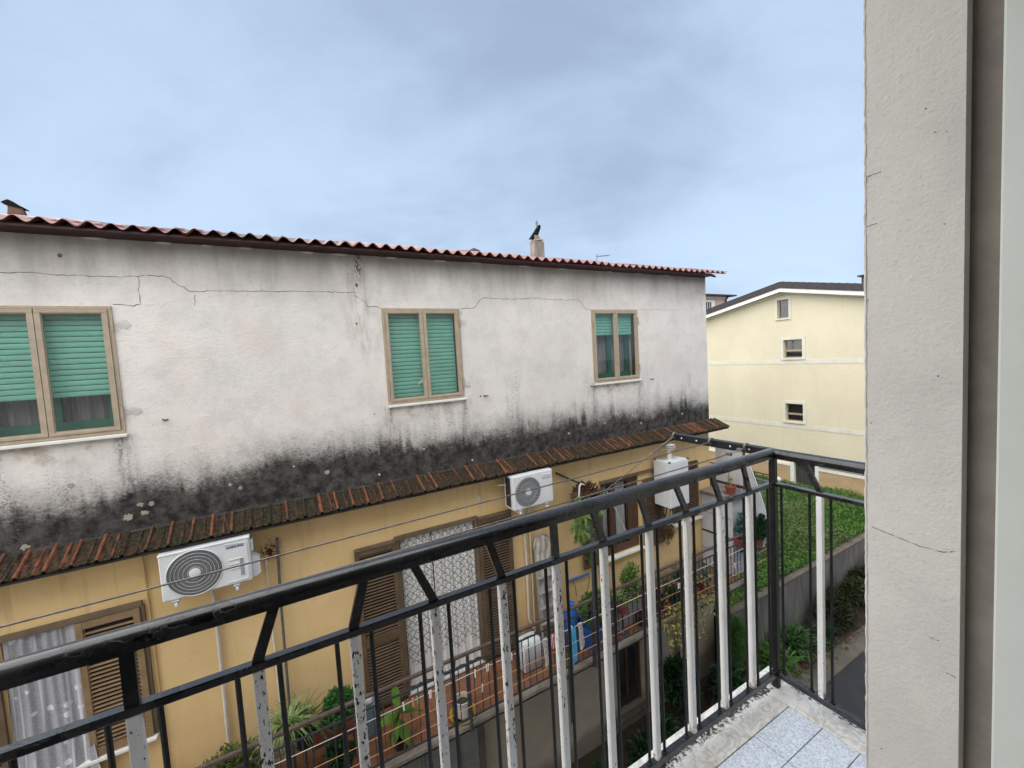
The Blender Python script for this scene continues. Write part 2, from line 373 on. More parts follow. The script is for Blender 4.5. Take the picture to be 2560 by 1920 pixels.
m, t, out = newmat('glass')
tr = t.node('ShaderNodeBsdfTransparent'); tr.inputs[0].default_value = (.95, .97, .965, 1)
gl = t.node('ShaderNodeBsdfGlossy'); gl.inputs['Roughness'].default_value = .03
fr = t.node('ShaderNodeLayerWeight'); fr.inputs[0].default_value = .5
mx = t.node('ShaderNodeMixShader'); t.put(mx.inputs[0], t.math('POWER', V(t, fr.outputs['Facing']), 4.0)*.9 + .045)
t.l.new(tr.outputs[0], mx.inputs[1]); t.l.new(gl.outputs[0], mx.inputs[2]); t.l.new(mx.outputs[0], out.inputs[0])
# -- lace curtains
m, t, out = newmat('lace_scallop'); P = t.pos(); x, y, z = t.sep(P)
W_, H_ = .115, .062
row = t.math('FLOOR', z/H_); ofs = t.math('MODULO', t.math('ABSOLUTE', row), 2.0)*.5
fx = (t.math('FRACT', x/W_ + ofs + t.noise(P, 9, 2, .5)*.6) - .5); fz = t.math('FRACT', z/H_)
d1 = t.math('SQRT', fx*fx*1.0 + (fz-.02)*(fz-.02)*.22)
ring = t.smooth(t.math('ABSOLUTE', d1-.40), .11, .035) + t.smooth(d1, .16, .08)*.7
pat = t.math('MINIMUM', ring, 1.0)*t.smooth(z + t.math('ABSOLUTE', t.math('SINE', x*9.0))*.16, -4.62, -4.56)
edge = t.smooth(x, 2.60, 2.63) + t.smooth(x, 1.47, 1.43)
c = t.mix(t.math('MINIMUM', pat, 1.0)*t.smooth(t.noise(P, 16, 3, .6), .25, .55, .35, .8), (.70, .69, .67), (.13, .13, .135))
c = t.mix(t.math('MULTIPLY', edge*t.smooth(t.noise(P, 50, 3, .6), .4, .6), .75, clamp=True), c, (.17, .17, .17))
prin(t, out, c, .9, spec=.1)
m, t, out = newmat('lace_floral'); P = t.pos(); x, y, z = t.sep(P)
fl = t.smooth(t.math('ABSOLUTE', t.voro(t.comb(x, y*0, z), 8.5, rand=.8)-.16), .15, .07)
ln = t.smooth(t.noise(t.comb(x*17, y*0, z*.2), 1, 2, .5), .56, .64)
net = t.smooth(t.noise(P, 70, 3, .6), .45, .62)
c = t.mix(t.math('MAXIMUM', fl*.85, ln*.7), (.30, .30, .325), (.72, .73, .77))
c = t.mix(net*.4, c, (.50, .51, .55))
prin(t, out, c, .9, spec=.1)
m, t, out = newmat('sheer_curtain'); P = t.pos(); x, y, z = t.sep(P)
c = t.mix(t.smooth(t.noise(t.comb(x*16, y, z*.7), 1, 4, .6), .35, .65), (.60, .60, .59), (.36, .37, .37)); prin(t, out, c, .9, spec=.1)

# ------------------------------------------------------------------ mesh helpers
WL = {}
class MB:
    def __init__(s): s.v = []; s.f = []
    def add(s, vs, fs):
        o = len(s.v); s.v += [tuple(p) for p in vs]; s.f += [tuple(i+o for i in f) for f in fs]; return s
    def box(s, x0, x1, y0, y1, z0, z1, b=0):
        if b:
            return s.chbox(x0, x1, y0, y1, z0, z1, b)
        vs = [(x, y, z) for z in (z0, z1) for y in (y0, y1) for x in (x0, x1)]
        return s.add(vs, [(0, 2, 3, 1), (4, 5, 7, 6), (0, 1, 5, 4), (2, 6, 7, 3), (0, 4, 6, 2), (1, 3, 7, 5)])
    def chbox(s, x0, x1, y0, y1, z0, z1, b):
        # box with chamfered vertical and front edges: stack of inset outlines
        def ring(i, z): 
            return [(x0+i, y0+b, z), (x0+b, y0+i, z), (x1-b, y0+i, z), (x1-i, y0+b, z), (x1-i, y1-b, z), (x1-b, y1-i, z), (x0+b, y1-i, z), (x0+i, y1-b, z)]
        rs = [ring(b*.7, z0), ring(0, z0+b), ring(0, z1-b), ring(b*.7, z1)]
        return s.loft(rs, True)
    def loft(s, rings, cap=True, closed=True):
        n = len(rings[0]); o = len(s.v)
        for r in rings: s.v += [tuple(p) for p in r]
        for i in range(len(rings)-1):
            for j in range(n if closed else n-1):
                k = (j+1) % n
                s.f.append((o+i*n+j, o+i*n+k, o+(i+1)*n+k, o+(i+1)*n+j))
        if cap:
            s.f.append(tuple(o+j for j in range(n-1, -1, -1))); s.f.append(tuple(o+(len(rings)-1)*n+j for j in range(n)))
        return s
    def tube(s, pts, r, n=8, cap=True):
        pts = [Vector(p) for p in pts]; rings = []
        if not hasattr(r, '__len__'): r = [r]*len(pts)
        prev = None
        for i, p in enumerate(pts):
            d = (pts[min(i+1, len(pts)-1)] - pts[max(i-1, 0)]).normalized()
            a = prev if prev is not None else (Vector((0, 0, 1)) if abs(d.z) < .9 else Vector((1, 0, 0)))
            u = (a - d*a.dot(d)).normalized(); w_ = d.cross(u); prev = u
            rings.append([p + r[i]*(math.cos(q)*u + math.sin(q)*w_) for q in [2*math.pi*k/n for k in range(n)]])
        return s.loft(rings, cap)
    def bar(s, a, b, wx, wy):
        # square bar between two points, cross section wx along x, wy along y
        a, b = Vector(a), Vector(b)
        def rg(p): return [p+Vector((-wx/2, -wy/2, 0)), p+Vector((wx/2, -wy/2, 0)), p+Vector((wx/2, wy/2, 0)), p+Vector((-wx/2, wy/2, 0))]
        return s.loft([rg(a), rg(b)])
    def lathe(s, prof, c, n=20, ax='z', cap=True):
        rings = []
        for r, h in prof:
            ring = []
            for k in range(n):
                q = 2*math.pi*k/n; u, v = r*math.cos(q), r*math.sin(q)
                ring.append((c[0]+u, c[1]+v, c[2]+h) if ax == 'z' else ((c[0]+u, c[1]+h, c[2]+v) if ax == 'y' else (c[0]+h, c[1]+u, c[2]+v)))
            rings.append(ring)
        return s.loft(rings, cap)
    def prism(s, poly, axis, a, b):
        # poly: list of 2-tuples in the two remaining axes (x,z for 'y'; y,z for 'x'; x,y for 'z')
        def P(p, h): return (p[0], h, p[1]) if axis == 'y' else ((h, p[0], p[1]) if axis == 'x' else (p[0], p[1], h))
        return s.loft([[P(p, a) for p in poly], [P(p, b) for p in poly]])
    def grid(s, fn, nu, nv):
        o = len(s.v)
        for i in range(nu+1):
            for j in range(nv+1): s.v.append(tuple(fn(i/nu, j/nv)))
        for i in range(nu):
            for j in range(nv): s.f.append((o+i*(nv+1)+j, o+(i+1)*(nv+1)+j, o+(i+1)*(nv+1)+j+1, o+i*(nv+1)+j+1))
        return s
def link(o, parent=None, loc=(0, 0, 0)):
    COL.objects.link(o); loc = Vector(loc); WL[o] = loc
    if parent is not None: o.parent = parent; o.location = loc - WL[parent]
    else: o.location = loc
    return o
def mk(name, vs, fs, mat, smooth=False):
    me = bpy.data.meshes.new(name); me.from_pydata([tuple(v) for v in vs], [], fs)
    me.materials.append(MATS[mat])
    if smooth:
        me.polygons.foreach_set('use_smooth', [True]*len(me.polygons))
    me.update(); return me
def fixn(me):
    import bmesh
    bm = bmesh.new(); bm.from_mesh(me); bmesh.ops.recalc_face_normals(bm, faces=bm.faces); bm.to_mesh(me); bm.free()
def part(name, mb, mat, parent, smooth=False, base=False):
    if isinstance(mb, MB): vs, fs = mb.v, mb.f
    else: vs, fs = mb
    a = np.array(vs, float); lo, hi = a.min(0), a.max(0); c = (lo+hi)/2
    if base: c[2] = lo[2]
    me = mk(name, (a-c).tolist(), fs, mat, smooth)
    if len(fs) < 20000: fixn(me)
    if smooth:
        try: me.set_sharp_from_angle(angle=R(38))
        except Exception: pass
    return link(bpy.data.objects.new(name, me), parent, c)
def inst(name, me, loc, parent, rot=None):
    o = bpy.data.objects.new(name, me); link(o, parent, loc)
    if rot is not None: o.rotation_euler = rot
    return o
def tag(o, label, cat, group=None, kind=None):
    if label: o['label'] = label
    if cat: o['category'] = cat
    if group: o['group'] = group
    if kind: o['kind'] = kind
    return o
def thing(name, loc, label, cat, group=None):
    e = bpy.data.objects.new(name, None); e.empty_display_size = .1
    link(e, None, loc); return tag(e, label, cat, group)
def struct(name, mb, mat, **k):
    o = part(name, mb, mat, None, **k); o['kind'] = 'structure'; return o
def solo(name, mb, mat, label, cat, group=None, smooth=False):
    return tag(part(name, mb, mat, None, smooth), label, cat, group)
def wallface(mb, xs, zs, y0, y1, holes):
    # wall in the xz plane between y0 (front) and y1, with rectangular holes (x0,x1,z0,z1) and their reveals
    X = sorted({xs[0], xs[1], *[h[0] for h in holes], *[h[1] for h in holes]}); Z = sorted({zs[0], zs[1], *[h[2] for h in holes], *[h[3] for h in holes]})
    inh = lambda x, z: any(h[0] < x < h[1] and h[2] < z < h[3] for h in holes)
    for i in range(len(X)-1):
        for j in range(len(Z)-1):
            if inh((X[i]+X[i+1])/2, (Z[j]+Z[j+1])/2): continue
            for y in (y0, y1): mb.add([(X[i], y, Z[j]), (X[i+1], y, Z[j]), (X[i+1], y, Z[j+1]), (X[i], y, Z[j+1])], [(0, 1, 2, 3)])
    for (a, b, c, d) in list(holes) + [(xs[0], xs[1], zs[0], zs[1])]:
        for p, q in (((a, c), (b, c)), ((b, c), (b, d)), ((b, d), (a, d)), ((a, d), (a, c))):
            mb.add([(p[0], y0, p[1]), (q[0], y0, q[1]), (q[0], y1, q[1]), (p[0], y1, p[1])], [(0, 1, 2, 3)])
    return mb
def leaves(pos, d, up, L, W, fold=.25, droop=.15):
    """N leaves of two folded triangles pairs; all numpy arrays (N,3)/(N,)"""
    d = d/np.linalg.norm(d, axis=1, keepdims=True); s = np.cross(d, up); s /= np.linalg.norm(s, axis=1, keepdims=True)+1e-9; n = np.cross(s, d)
    L = L[:, None]; W = W[:, None]
    b = pos; m = pos + d*L*.5 - n*L*droop*.3; tp = pos + d*L - n*L*droop
    l = m + s*W*.5 + n*W*fold; r = m - s*W*.5 + n*W*fold
    N = len(pos); Vv = np.stack([b, l, tp, r], 1).reshape(-1, 3)
    i = np.arange(N)*4; F = np.concatenate([np.stack([i, i+1, i+2], 1), np.stack([i, i+2, i+3], 1)])
    return Vv, F
def unit(n): 
    v = rng.normal(size=(n, 3)); return v/np.linalg.norm(v, axis=1, keepdims=True)
def bush(c, r, n, L, W, upb=.3, shell=.45, flat=None):
    """leaf cloud in an ellipsoid made of several lumps"""
    c = np.array(c); r = np.array(r); k = 9
    lump = unit(k)*rng.uniform(.25, .75, (k, 1)); lr = rng.uniform(.35, .6, k)
    w_ = rng.integers(0, k, n); dd = unit(n); rad = rng.uniform(shell, 1, n)**.6
    p = (lump[w_] + dd*(lr[w_]*rad)[:, None])*r + c
    dirs = dd*.8 + unit(n)*.7 + np.array([0, 0, upb]); upv = unit(n)*.5 + np.array([0, 0, 1])
    return leaves(p, dirs, upv, rng.uniform(.6, 1.2, n)*L, rng.uniform(.6, 1.2, n)*W)
def ribbons(c, n, L, W, lift=1.0, spread=1.0, K=5, ang=(0, 2*math.pi), start=.03):
    vs, fs = [], []
    for _ in range(n):
        a = random.uniform(*ang); l = L*random.uniform(.6, 1.15); w_ = W*random.uniform(.7, 1.2); el = random.uniform(.5, 1.2)*lift
        h = Vector((math.cos(a), math.sin(a), 0)); sd_ = Vector((-math.sin(a), math.cos(a), 0)); p = Vector(c)+h*random.uniform(0, start)+sd_*random.uniform(-start, start)
        d = (h*math.cos(el)*spread + Vector((0, 0, math.sin(el)))).normalized(); o = len(vs)
        for k in range(K+1):
            q = 1-(k/K)**2*.92
            vs += [tuple(p-sd_*w_*q*.5), tuple(p+sd_*w_*q*.5)]
            p = p + d*(l/K); d = (d + Vector((0, 0, -.42*random.uniform(.7, 1.3)))).normalized()
        fs += [(o+2*k, o+2*k+1, o+2*k+3, o+2*k+2) for k in range(K)]
    return vs, fs
def merge(*ms):
    vs, fs = [], []
    for v, f in ms:
        o = len(vs); vs += [tuple(p) for p in v]; fs += [tuple(int(i)+o for i in q) for q in f]
    return vs, fs
def potmb(c, r0, r1, h, n=18):
    return MB().lathe([(r0, 0), (r1, h*.84), (r1*1.09, h*.86), (r1*1.09, h), (r1*.93, h), (r1*.90, h*.86), (.002, h*.85)], c, n)

# ================================================================== SETTING
GZ = -8.1
struct('asphalt_road', MB().box(-60, 80, -40, 4.70, GZ-.3, GZ), 'asphalt')
struct('kerb', MB().box(-60, 80, 4.70, 5.14, GZ-.3, GZ+.06, .012), 'kerb_concrete')
def bedfn(u, v):
    x = -12+36*u; y = 5.14+(6.32-5.14)*v
    return (x, y, GZ+.03+.05*math.sin(x*2.1)*math.sin(y*5)+.10*v)
struct('planting_bed', MB().grid(bedfn, 90, 5), 'soil', smooth=True)
def lawnz(x, y):
    k = min(1, max(0, (y-6.12)/1.1)); k = k*k*(3-2*k)
    return -6.44 + k*(.07*math.sin(x*.9+y*.5)*math.sin(y*.8+.4) + .14*math.exp(-((x-15)**2/6+(y-8.2)**2/3)) + .16*math.exp(-((x-17.5)**2/8+(y-7.4)**2/2)))
def lawnfn(u, v):
    x = 8.86+(80-8.86)*u**2.2; y = 6.12+70*v**2.6
    return (x, y, lawnz(x, y) if x < 30 and y < 16 else -6.45)
struct('garden_lawn', MB().grid(lawnfn, 60, 50), 'lawn_soil', smooth=True)
struct('ground', MB().box(-300, 300, -300, 300, GZ-.6, GZ-.31), 'soil')
# grass and clover leaves on the lawn
N = 52000
gx = 8.9 + 11.3*rng.random(N)**1.0; gy = 6.13 + 7.2*rng.random(N)**1.35
keep = ~((gx > 19.9)) & (rng.random(N) < np.clip(.75+.5*(np.sin(gx*.9+gy*.7)*np.sin(gy*1.3-gx*.4)), .25, 1))
gx, gy = gx[keep], gy[keep]; N = len(gx)
dens = np.sin(gx*1.7+gy*2.3)*.5+np.sin(gx*.6-gy*1.3+1)*.5
gz = np.array([lawnz(a, b) for a, b in zip(gx, gy)])
near = np.clip((15-gx)/6, .45, 1)
pos = np.stack([gx, gy, gz + rng.uniform(0, .10, N)*(1+dens*.6)], 1)
dd = unit(N); dd[:, 2] = np.abs(dd[:, 2])*.9+.25
Vg, Fg = leaves(pos, dd, unit(N)*.4+np.array([0, 0, 1]), rng.uniform(.06, .15, N)*(1+.35*dens), rng.uniform(.025, .06, N), .2, .2)
g = part('lawn_grass', (Vg.tolist(), [tuple(f) for f in Fg.tolist()]), 'leaf_lawn', None); tag(g, 'lush green grass and clover growing over the garden lawn', 'grass', kind='stuff')

n_ = 1500; lx = rng.uniform(4, 17, n_); ly = rng.uniform(4.9, 5.9, n_); lz = np.full(n_, GZ+.075)+rng.uniform(0, .06, n_)
Vd, Fd = leaves(np.stack([lx, ly, lz], 1), unit(n_)*np.array([1, 1, .15]), unit(n_)*.3+np.array([0, 0, 1]), rng.uniform(.05, .11, n_), rng.uniform(.03, .06, n_))
tag(part('leaf_litter', (Vd.tolist(), [tuple(f) for f in Fd.tolist()]), 'dead_leaf', None), 'dry brown leaf litter lying along the planting bed and kerb', 'leaf litter', kind='stuff')
# ------------------------------------------------------------------ retaining wall
rw = thing('retaining_wall', (13, 6.0, GZ), 'streaky grey concrete retaining wall holding up the garden lawn', 'wall')
part('wall_body', MB().box(8.86, 30, 5.95, 6.11, GZ-.1, -6.50), 'concrete', rw)
part('coping', MB().box(8.86, 30, 5.94, 6.13, -6.498, -6.425, .01), 'kerb_concrete', rw)

# ================================================================== NEIGHBOUR HOUSE
HX0, HX1 = -7.0, 8.84
WY = 6.3
house = thing('apartment_house', (3, 10, GZ), 'weathered house, grey plaster above and ochre wall below a mossy tiled pent roof', 'building')
WIN = [(-2.775, -1.545), (1.41, 2.635), (5.37, 6.595)]
WZ = (-.608, .824)
up_h = [(a+.012, b-.012, WZ[0]+.012, WZ[1]-.012) for a, b in WIN]
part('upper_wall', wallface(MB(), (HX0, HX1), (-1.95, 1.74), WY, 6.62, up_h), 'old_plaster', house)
low_h = [(-2.72, -2.15, -4.20, -2.64), (1.36, 2.685, -5.15, -2.625), (5.41, 6.45, -4.16, -2.62), (7.47, 8.37, -3.96, -2.64)]
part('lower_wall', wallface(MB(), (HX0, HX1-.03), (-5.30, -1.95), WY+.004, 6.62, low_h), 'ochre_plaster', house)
bas_h = [(5.62, 6.40, -7.62, -6.05)]
part('ground_floor_wall', wallface(MB(), (HX0, HX1-.02), (GZ-.1, -5.30), WY+.002, 6.62, bas_h), 'grey_render', house)
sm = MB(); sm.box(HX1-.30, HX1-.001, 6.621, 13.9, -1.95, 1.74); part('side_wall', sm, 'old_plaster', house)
sm = MB(); sm.box(HX1-.33, HX1-.031, 6.621, 13.9, -5.30, -1.951); part('side_wall', sm, 'ochre_plaster', house)
sm = MB(); sm.box(HX1-.32, HX1-.021, 6.621, 13.9, GZ-.1, -5.301); part('side_wall', sm, 'grey_render', house)
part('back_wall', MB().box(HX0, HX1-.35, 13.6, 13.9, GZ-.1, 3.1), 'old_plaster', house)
part('interior', MB().box(HX0, HX1-.36, 7.25, 7.35, GZ, 1.7), 'interior_black', house)
part('interior_floor', MB().box(HX0, HX1-.36, 6.63, 7.24, -1.96, -1.80), 'interior_black', house)

# roof: corrugated sheets
roof = part('roof', MB().box(HX0, 8.80, 6.035, 6.302, 1.570, 1.598, .006).box(HX0, 8.80, 6.10, 6.30, 1.5985, 1.63), 'maroon_board', house)
PIT, SL = .18, .260
def sheet_mesh(name, waves, lift):
    mb = MB(); nx = waves*12; x0 = -waves*PIT/2; rows = [0, .9, 1.9, 3.0, 4.05]
    for side in (0, 1):
        for j in rows:
            for i in range(nx+1):
                x = x0+PIT*waves*i/nx
                mb.v.append((x, j, .030*math.cos(2*math.pi*(x-x0)/PIT) + j*SL + lift - (.0065 if side else 0)))
    n = nx+1; o = len(rows)*n
    for j in range(len(rows)-1):
        for i in range(nx):
            a = j*n+i; mb.f.append((a, a+1, a+1+n, a+n)); mb.f.append((o+a, o+a+n, o+a+n+1, o+a+1))
    for i in range(nx): mb.f.append((i, o+i, o+i+1, i+1))
    for j in range(len(rows)-1):
        for i in (0, nx): a = j*n+i; mb.f.append((a, a+n, o+a+n, o+a))
    return mk(name, mb.v, mb.f, 'roof_sheet', True)
sheets = [sheet_mesh('roof_sheet', 6, 0), sheet_mesh('roof_sheet', 6, .011)]
xx = -1.85-.18*10+.18*2.5; k = 0
xx = -1.85-.18*9
while xx < 8.7:
    cxs = xx+.18*2.5
    inst('roof_sheet', sheets[k % 2], (cxs+.09*0, 6.0+random.uniform(-.012, .012), 1.6365+random.uniform(-.002, .002)), roof)
    xx += .18*5; k += 1
part('back_roof_slope', MB().add([(HX0, 10.05, 2.65), (9.1, 10.05, 2.65), (9.1, 14.2, 1.62), (HX0, 14.2, 1.62)], [(0, 1, 2, 3)]), 'roof_sheet', house)
mb = MB(); mb.tube([(8.80, 6.16, 1.60), (8.98, 6.14, 1.575)], .022, 6); part('rafter_end', mb, 'wood_brown', house)
# eave plaster blobs
def lump(c, r, n=10, seed=0, fl=.25):
    rs = random.Random(seed); rings = []
    for k in range(4):
        f = k/3; rr = math.cos(f*math.pi/2*.95)
        rings.append([(c[0]+r[0]*rr*(1+.25*rs.uniform(-1, 1))*math.cos(2*math.pi*j/n), c[1]-r[1]*math.sin(f*math.pi/2), c[2]+r[2]*rr*(1+.25*rs.uniform(-1, 1))*math.sin(2*math.pi*j/n)) for j in range(n)])
    return rings
for i, xq in enumerate((-1.55, -1.05, -.62, -.12, .45, .95, 1.62, 2.3, 3.05, 3.9, 4.7, 5.8, 6.7, 7.6)):
    part('mortar_lump', MB().loft(lump((xq+random.uniform(-.1, .1), WY+.005, 1.565), (random.uniform(.06, .14), .03, .022), 10, i)), 'putty', house, True)

# upper windows
def slat_mesh(w_, name='blind_slat', mat='green_slat', h=.0525):
    prof = [(-.001, 0), (-.004, h*.2), (-.005, h*.5), (-.004, h*.8), (-.001, h), (.006, h), (.006, 0)]
    mb = MB(); mb.loft([[(-w_/2, p[0], p[1]) for p in prof], [(w_/2, p[0], p[1]) for p in prof]])
    return mk(name, mb.v, mb.f, mat)
SLAT = slat_mesh(1.06)
HINGE = MB().box(-.009, .009, -.012, .0, -.055, .055, .003).tube([(.011, -.012, -.075), (.011, -.012, .075)], .006, 6)
HINGEM = mk('hinge', HINGE.v, HINGE.f, 'window_aluminium')
def upper_window(x0, x1, blind_to, curtain, idx, label):
    w_ = part('window', MB().box(x0, x1, 6.283, 6.36, WZ[0], WZ[0]+.04, .004).box(x0, x1, 6.283, 6.36, WZ[1]-.035, WZ[1], .004).box(x0, x0+.035, 6.284, 6.359, WZ[0]+.041, WZ[1]-.036).box(x1-.035, x1, 6.284, 6.359, WZ[0]+.041, WZ[1]-.036), 'window_aluminium', house)
    w_['label'] = label
    xm = (x0+x1)/2
    for a, b in ((x0+.037, xm-.003), (xm+.003, x1-.037)):
        f = .046; z0, z1 = WZ[0]+.042, WZ[1]-.037
        mb = MB(); y0, y1 = 6.270, 6.318
        for (p, q, r_, s_) in ((a, b, z0, z0+f-.012), (a, b, z1-f+.006, z1)): mb.box(p, q, y0, y1, r_, s_, .004)
        for (p, q) in ((a, a+f), (b-f, b)): mb.box(p, q, y0+.001, y1-.001, z0+f-.012, z1-f+.006)
        # inner stepped bead
        for (p, q, r_, s_) in ((a+f, a+f+.008, z0+f-.012, z1-f+.006), (b-f-.008, b-f, z0+f-.012, z1-f+.006), (a+f+.008, b-f-.008, z0+f-.012, z0+f), (a+f+.008, b-f-.008, z1-f-.006, z1-f+.006)): mb.box(p, q, y0+.014, y1-.006, r_, s_)
        part('sash_frame', mb, 'window_aluminium', w_)
        part('pane', MB().box(a+f+.003, b-f-.003, 6.300, 6.304, z0+f-.008, z1-f+.002), 'glass', w_)
    z = WZ[1]-.075; 
    while z-.0605 > blind_to-.001:
        z -= .0605; inst('blind_slat', SLAT, (xm, 6.40, z), w_)
    for sgn, xx_ in ((-1, x0+.012), (1, x1-.012)):
        for zz in (WZ[1]-.22, WZ[0]+.24): inst('hinge', HINGEM, (xx_, 6.276, zz), w_)
    part('sill', MB().box(x0-.005, x1+.02, 6.235, 6.40, WZ[0]-.040, WZ[0]-.004, .006), 'trim_white', w_)
    for xq in (x0+.035, x1-.035-.03): part('blind_guide', MB().box(xq, xq+.03, 6.37, 6.43, WZ[0], WZ[1]-.036), 'dark_brown', w_)
    if blind_to > WZ[0]+.1:
        part('inner_frame', MB().box(x0+.05, x1-.05, 6.50, 6.54, WZ[0]+.05, WZ[0]+.17).box(x0+.06, x0+.17, 6.502, 6.538, WZ[0]+.171, WZ[1]-.05).box(x1-.17, x1-.06, 6.502, 6.538, WZ[0]+.171, WZ[1]-.05).box(xm-.05, xm+.05, 6.501, 6.539, WZ[0]+.171, WZ[1]-.05), 'green_paint', w_)
        part('inner_curtain', MB().grid(lambda u, v: (x0+.03+(x1-x0-.06)*u, 6.60+.018*math.sin(u*60)+.01*math.sin(u*23+1), WZ[0]+.03+(WZ[1]-WZ[0]-.1)*v), 90, 2), 'interior_curtain', w_, True)
        mb = MB().box(x0+.02, x1-.02, 6.505, 6.60, WZ[0]+.0, WZ[0]+.02); part('inner_sill', mb, 'trim_white', w_)
    return w_
w0 = upper_window(*WIN[0], -.19, True, 0, 'tan window with its green blind three quarters down')
w1 = upper_window(*WIN[1], -.575, False, 1, 'tan window with its green blind fully down')
w2 = upper_window(*WIN[2], .295, True, 2, 'tan window with its green blind mostly up')
part('window_handle', MB().box(1.96, 1.985, 6.345, 6.36, -.33, -.25).bar((1.965, 6.35, -.27), (1.905, 6.348, -.34), .02, .012), 'trim_white', w1)
# putty fills by the hinges
for i, (px, pz, rx, rz) in enumerate(((-1.455, .62, .075, .06), (-1.45, -.37, .085, .055), (2.70, .60, .06, .05), (2.71, -.42, .06, .055), (6.64, .55, .035, .04), (2.665, .77, .03, .06))):
    part('putty_patch', MB().loft(lump((px, WY+.002, pz), (rx, .006, rz), 14, 40+i)), 'putty', house, True)
# cracks in the plaster, as narrow irregular slits
def crack(pts, w_=.008, seed=0):
    rs = random.Random(seed); P2 = []
    for a, b in zip(pts[:-1], pts[1:]):
        n = max(2, int(math.hypot(b[0]-a[0], b[1]-a[1])/.035))
        for k in range(n): 
            f = k/n; P2.append((a[0]+(b[0]-a[0])*f+rs.uniform(-.006, .006), a[1]+(b[1]-a[1])*f+rs.uniform(-.007, .007)))
    P2.append(pts[-1]); vs, fs = [], []
    for i, p in enumerate(P2):
        q = P2[min(i+1, len(P2)-1)]; r_ = P2[max(i-1, 0)]; d = Vector((q[0]-r_[0], q[1]-r_[1])); d = d.normalized() if d.length else Vector((1, 0)); n = Vector((-d.y, d.x)); ww = w_*rs.uniform(.35, 1.3)*.5
        vs += [(p[0]+n.x*ww, WY-.0022, p[1]+n.y*ww), (p[0]-n.x*ww, WY-.0022, p[1]-n.y*ww)]
    fs = [(2*i, 2*i+1, 2*i+3, 2*i+2) for i in range(len(P2)-1)]
    o = part('crack', (vs, fs), 'crack', house); return o
CR = [([(-3.2, 1.15), (-2.36, 1.154), (-2.158, 1.17), (-1.943, 1.155), (-1.708, 1.153), (-1.48, 1.151), (-1.289, 1.168), (-1.247, 1.183), (-1.07, 1.181), (-.997, 1.158), (-.949, 1.099), (-.813, 1.007), (-.641, 1.019), (-.141, 1.032), (.092, 1.028), (.227, 1.042), (.505, 1.041), (1.072, 1.04)], .010),
      ([(-1.284, 1.168), (-1.284, 1.074), (-1.298, 1.008), (-1.292, .903), (-1.291, .86), (-1.359, .829), (-1.428, .848), (-1.531, .845)], .011),
      ([(-.783, .959), (-.783, .897), (-.794, .842)], .008), ([(1.053, .998), (1.129, .959), (1.197, .911), (1.216, .845), (1.346, .842), (1.402, .824)], .011),
      ([(2.66, .832), (2.855, .83), (2.94, .859), (2.976, .926), (3.088, 1.009), (3.336, .995), (3.633, .994), (4.133, 1.017), (4.356, 1.006), (4.613, 1.0), (4.824, .993), (5.043, 1.012), (5.124, .976), (5.175, .889), (5.256, .835), (5.369, .813)], .011),
      ([(6.61, .824), (6.843, .839), (7.552, .828), (8.122, .826)], .006), ([(8.5, 1.262), (8.703, 1.214), (8.764, 1.175), (8.84, 1.178)], .011),
      ([(8.66, 1.0), (8.70, .9), (8.67, .78), (8.70, .66)], .012), ([(-1.33, 1.5), (-1.31, 1.38), (-1.30, 1.25)], .004)]
for i, (p, w_) in enumerate(CR): crack(p, w_*.62, i)
for i, (px, pz, r_) in enumerate(((1.096, 1.146, .030), (1.136, 1.36, .022), (1.115, 1.47, .02), (1.15, 1.31, .016), (1.053, .601, .018), (.995, 1.30, .010), (.99, 1.42, .010), (2.92, -.62, .02), (7.18, .3, .014), (8.1, .02, .014), (-1.91, 1.36, .028), (1.2, -.72, .012))):
    part('plaster_pit', MB().loft(lump((px, WY+.001, pz), (r_*.8, .003, r_), 9, 70+i)), 'crack', house)
# iron pins
for px, pz in ((-1.21, -.50), (5.28, -.66), (6.92, -.64), (2.98, -.62)):
    part('wall_pin', MB().tube([(px, WY, pz), (px+.03, WY-.05, pz-.005), (px+.06, WY-.055, pz)], .010, 6), 'dark_brown', house)
def rosette(px, pz, r_, seed, n=30):
    rs = random.Random(seed); rad = [r_*(.62+.38*rs.random())*(1 if rs.random() > .18 else .55) for _ in range(n)]
    return [[(px+q*rad[k]*math.cos(2*math.pi*k/n)*1.08, WY-h_, pz+q*rad[k]*math.sin(2*math.pi*k/n)) for k in range(n)] for q, h_ in ((1, -.001), (.97, .004), (.6, .003+.003*rs.random()), (.25, .005))]
# lichen rosettes on the mould band
LI = [(-1.62, -1.58, .05), (-1.50, -1.46, .035), (-1.40, -1.47, .032), (-1.47, -1.56, .04), (-2.45, -1.70, .04), (-.62, -1.40, .025), (-.52, -1.46, .03), (.50, -1.45, .035), (1.2, -1.62, .02), (1.9, -1.35, .016), (3.4, -1.36, .022), (4.7, -1.5, .02), (5.6, -1.42, .03), (6.6, -1.55, .035), (7.3, -1.3, .025), (7.9, -1.5, .03), (-2.05, -1.12, .035), (2.7, -1.66, .018), (.1, -1.3, .015)]
for i, (px, pz, r_) in enumerate(LI):
    part('lichen_patch', MB().loft(rosette(px, pz, r_, 100+i)), 'lichen' if r_ > .02 else 'lichen_white', house)

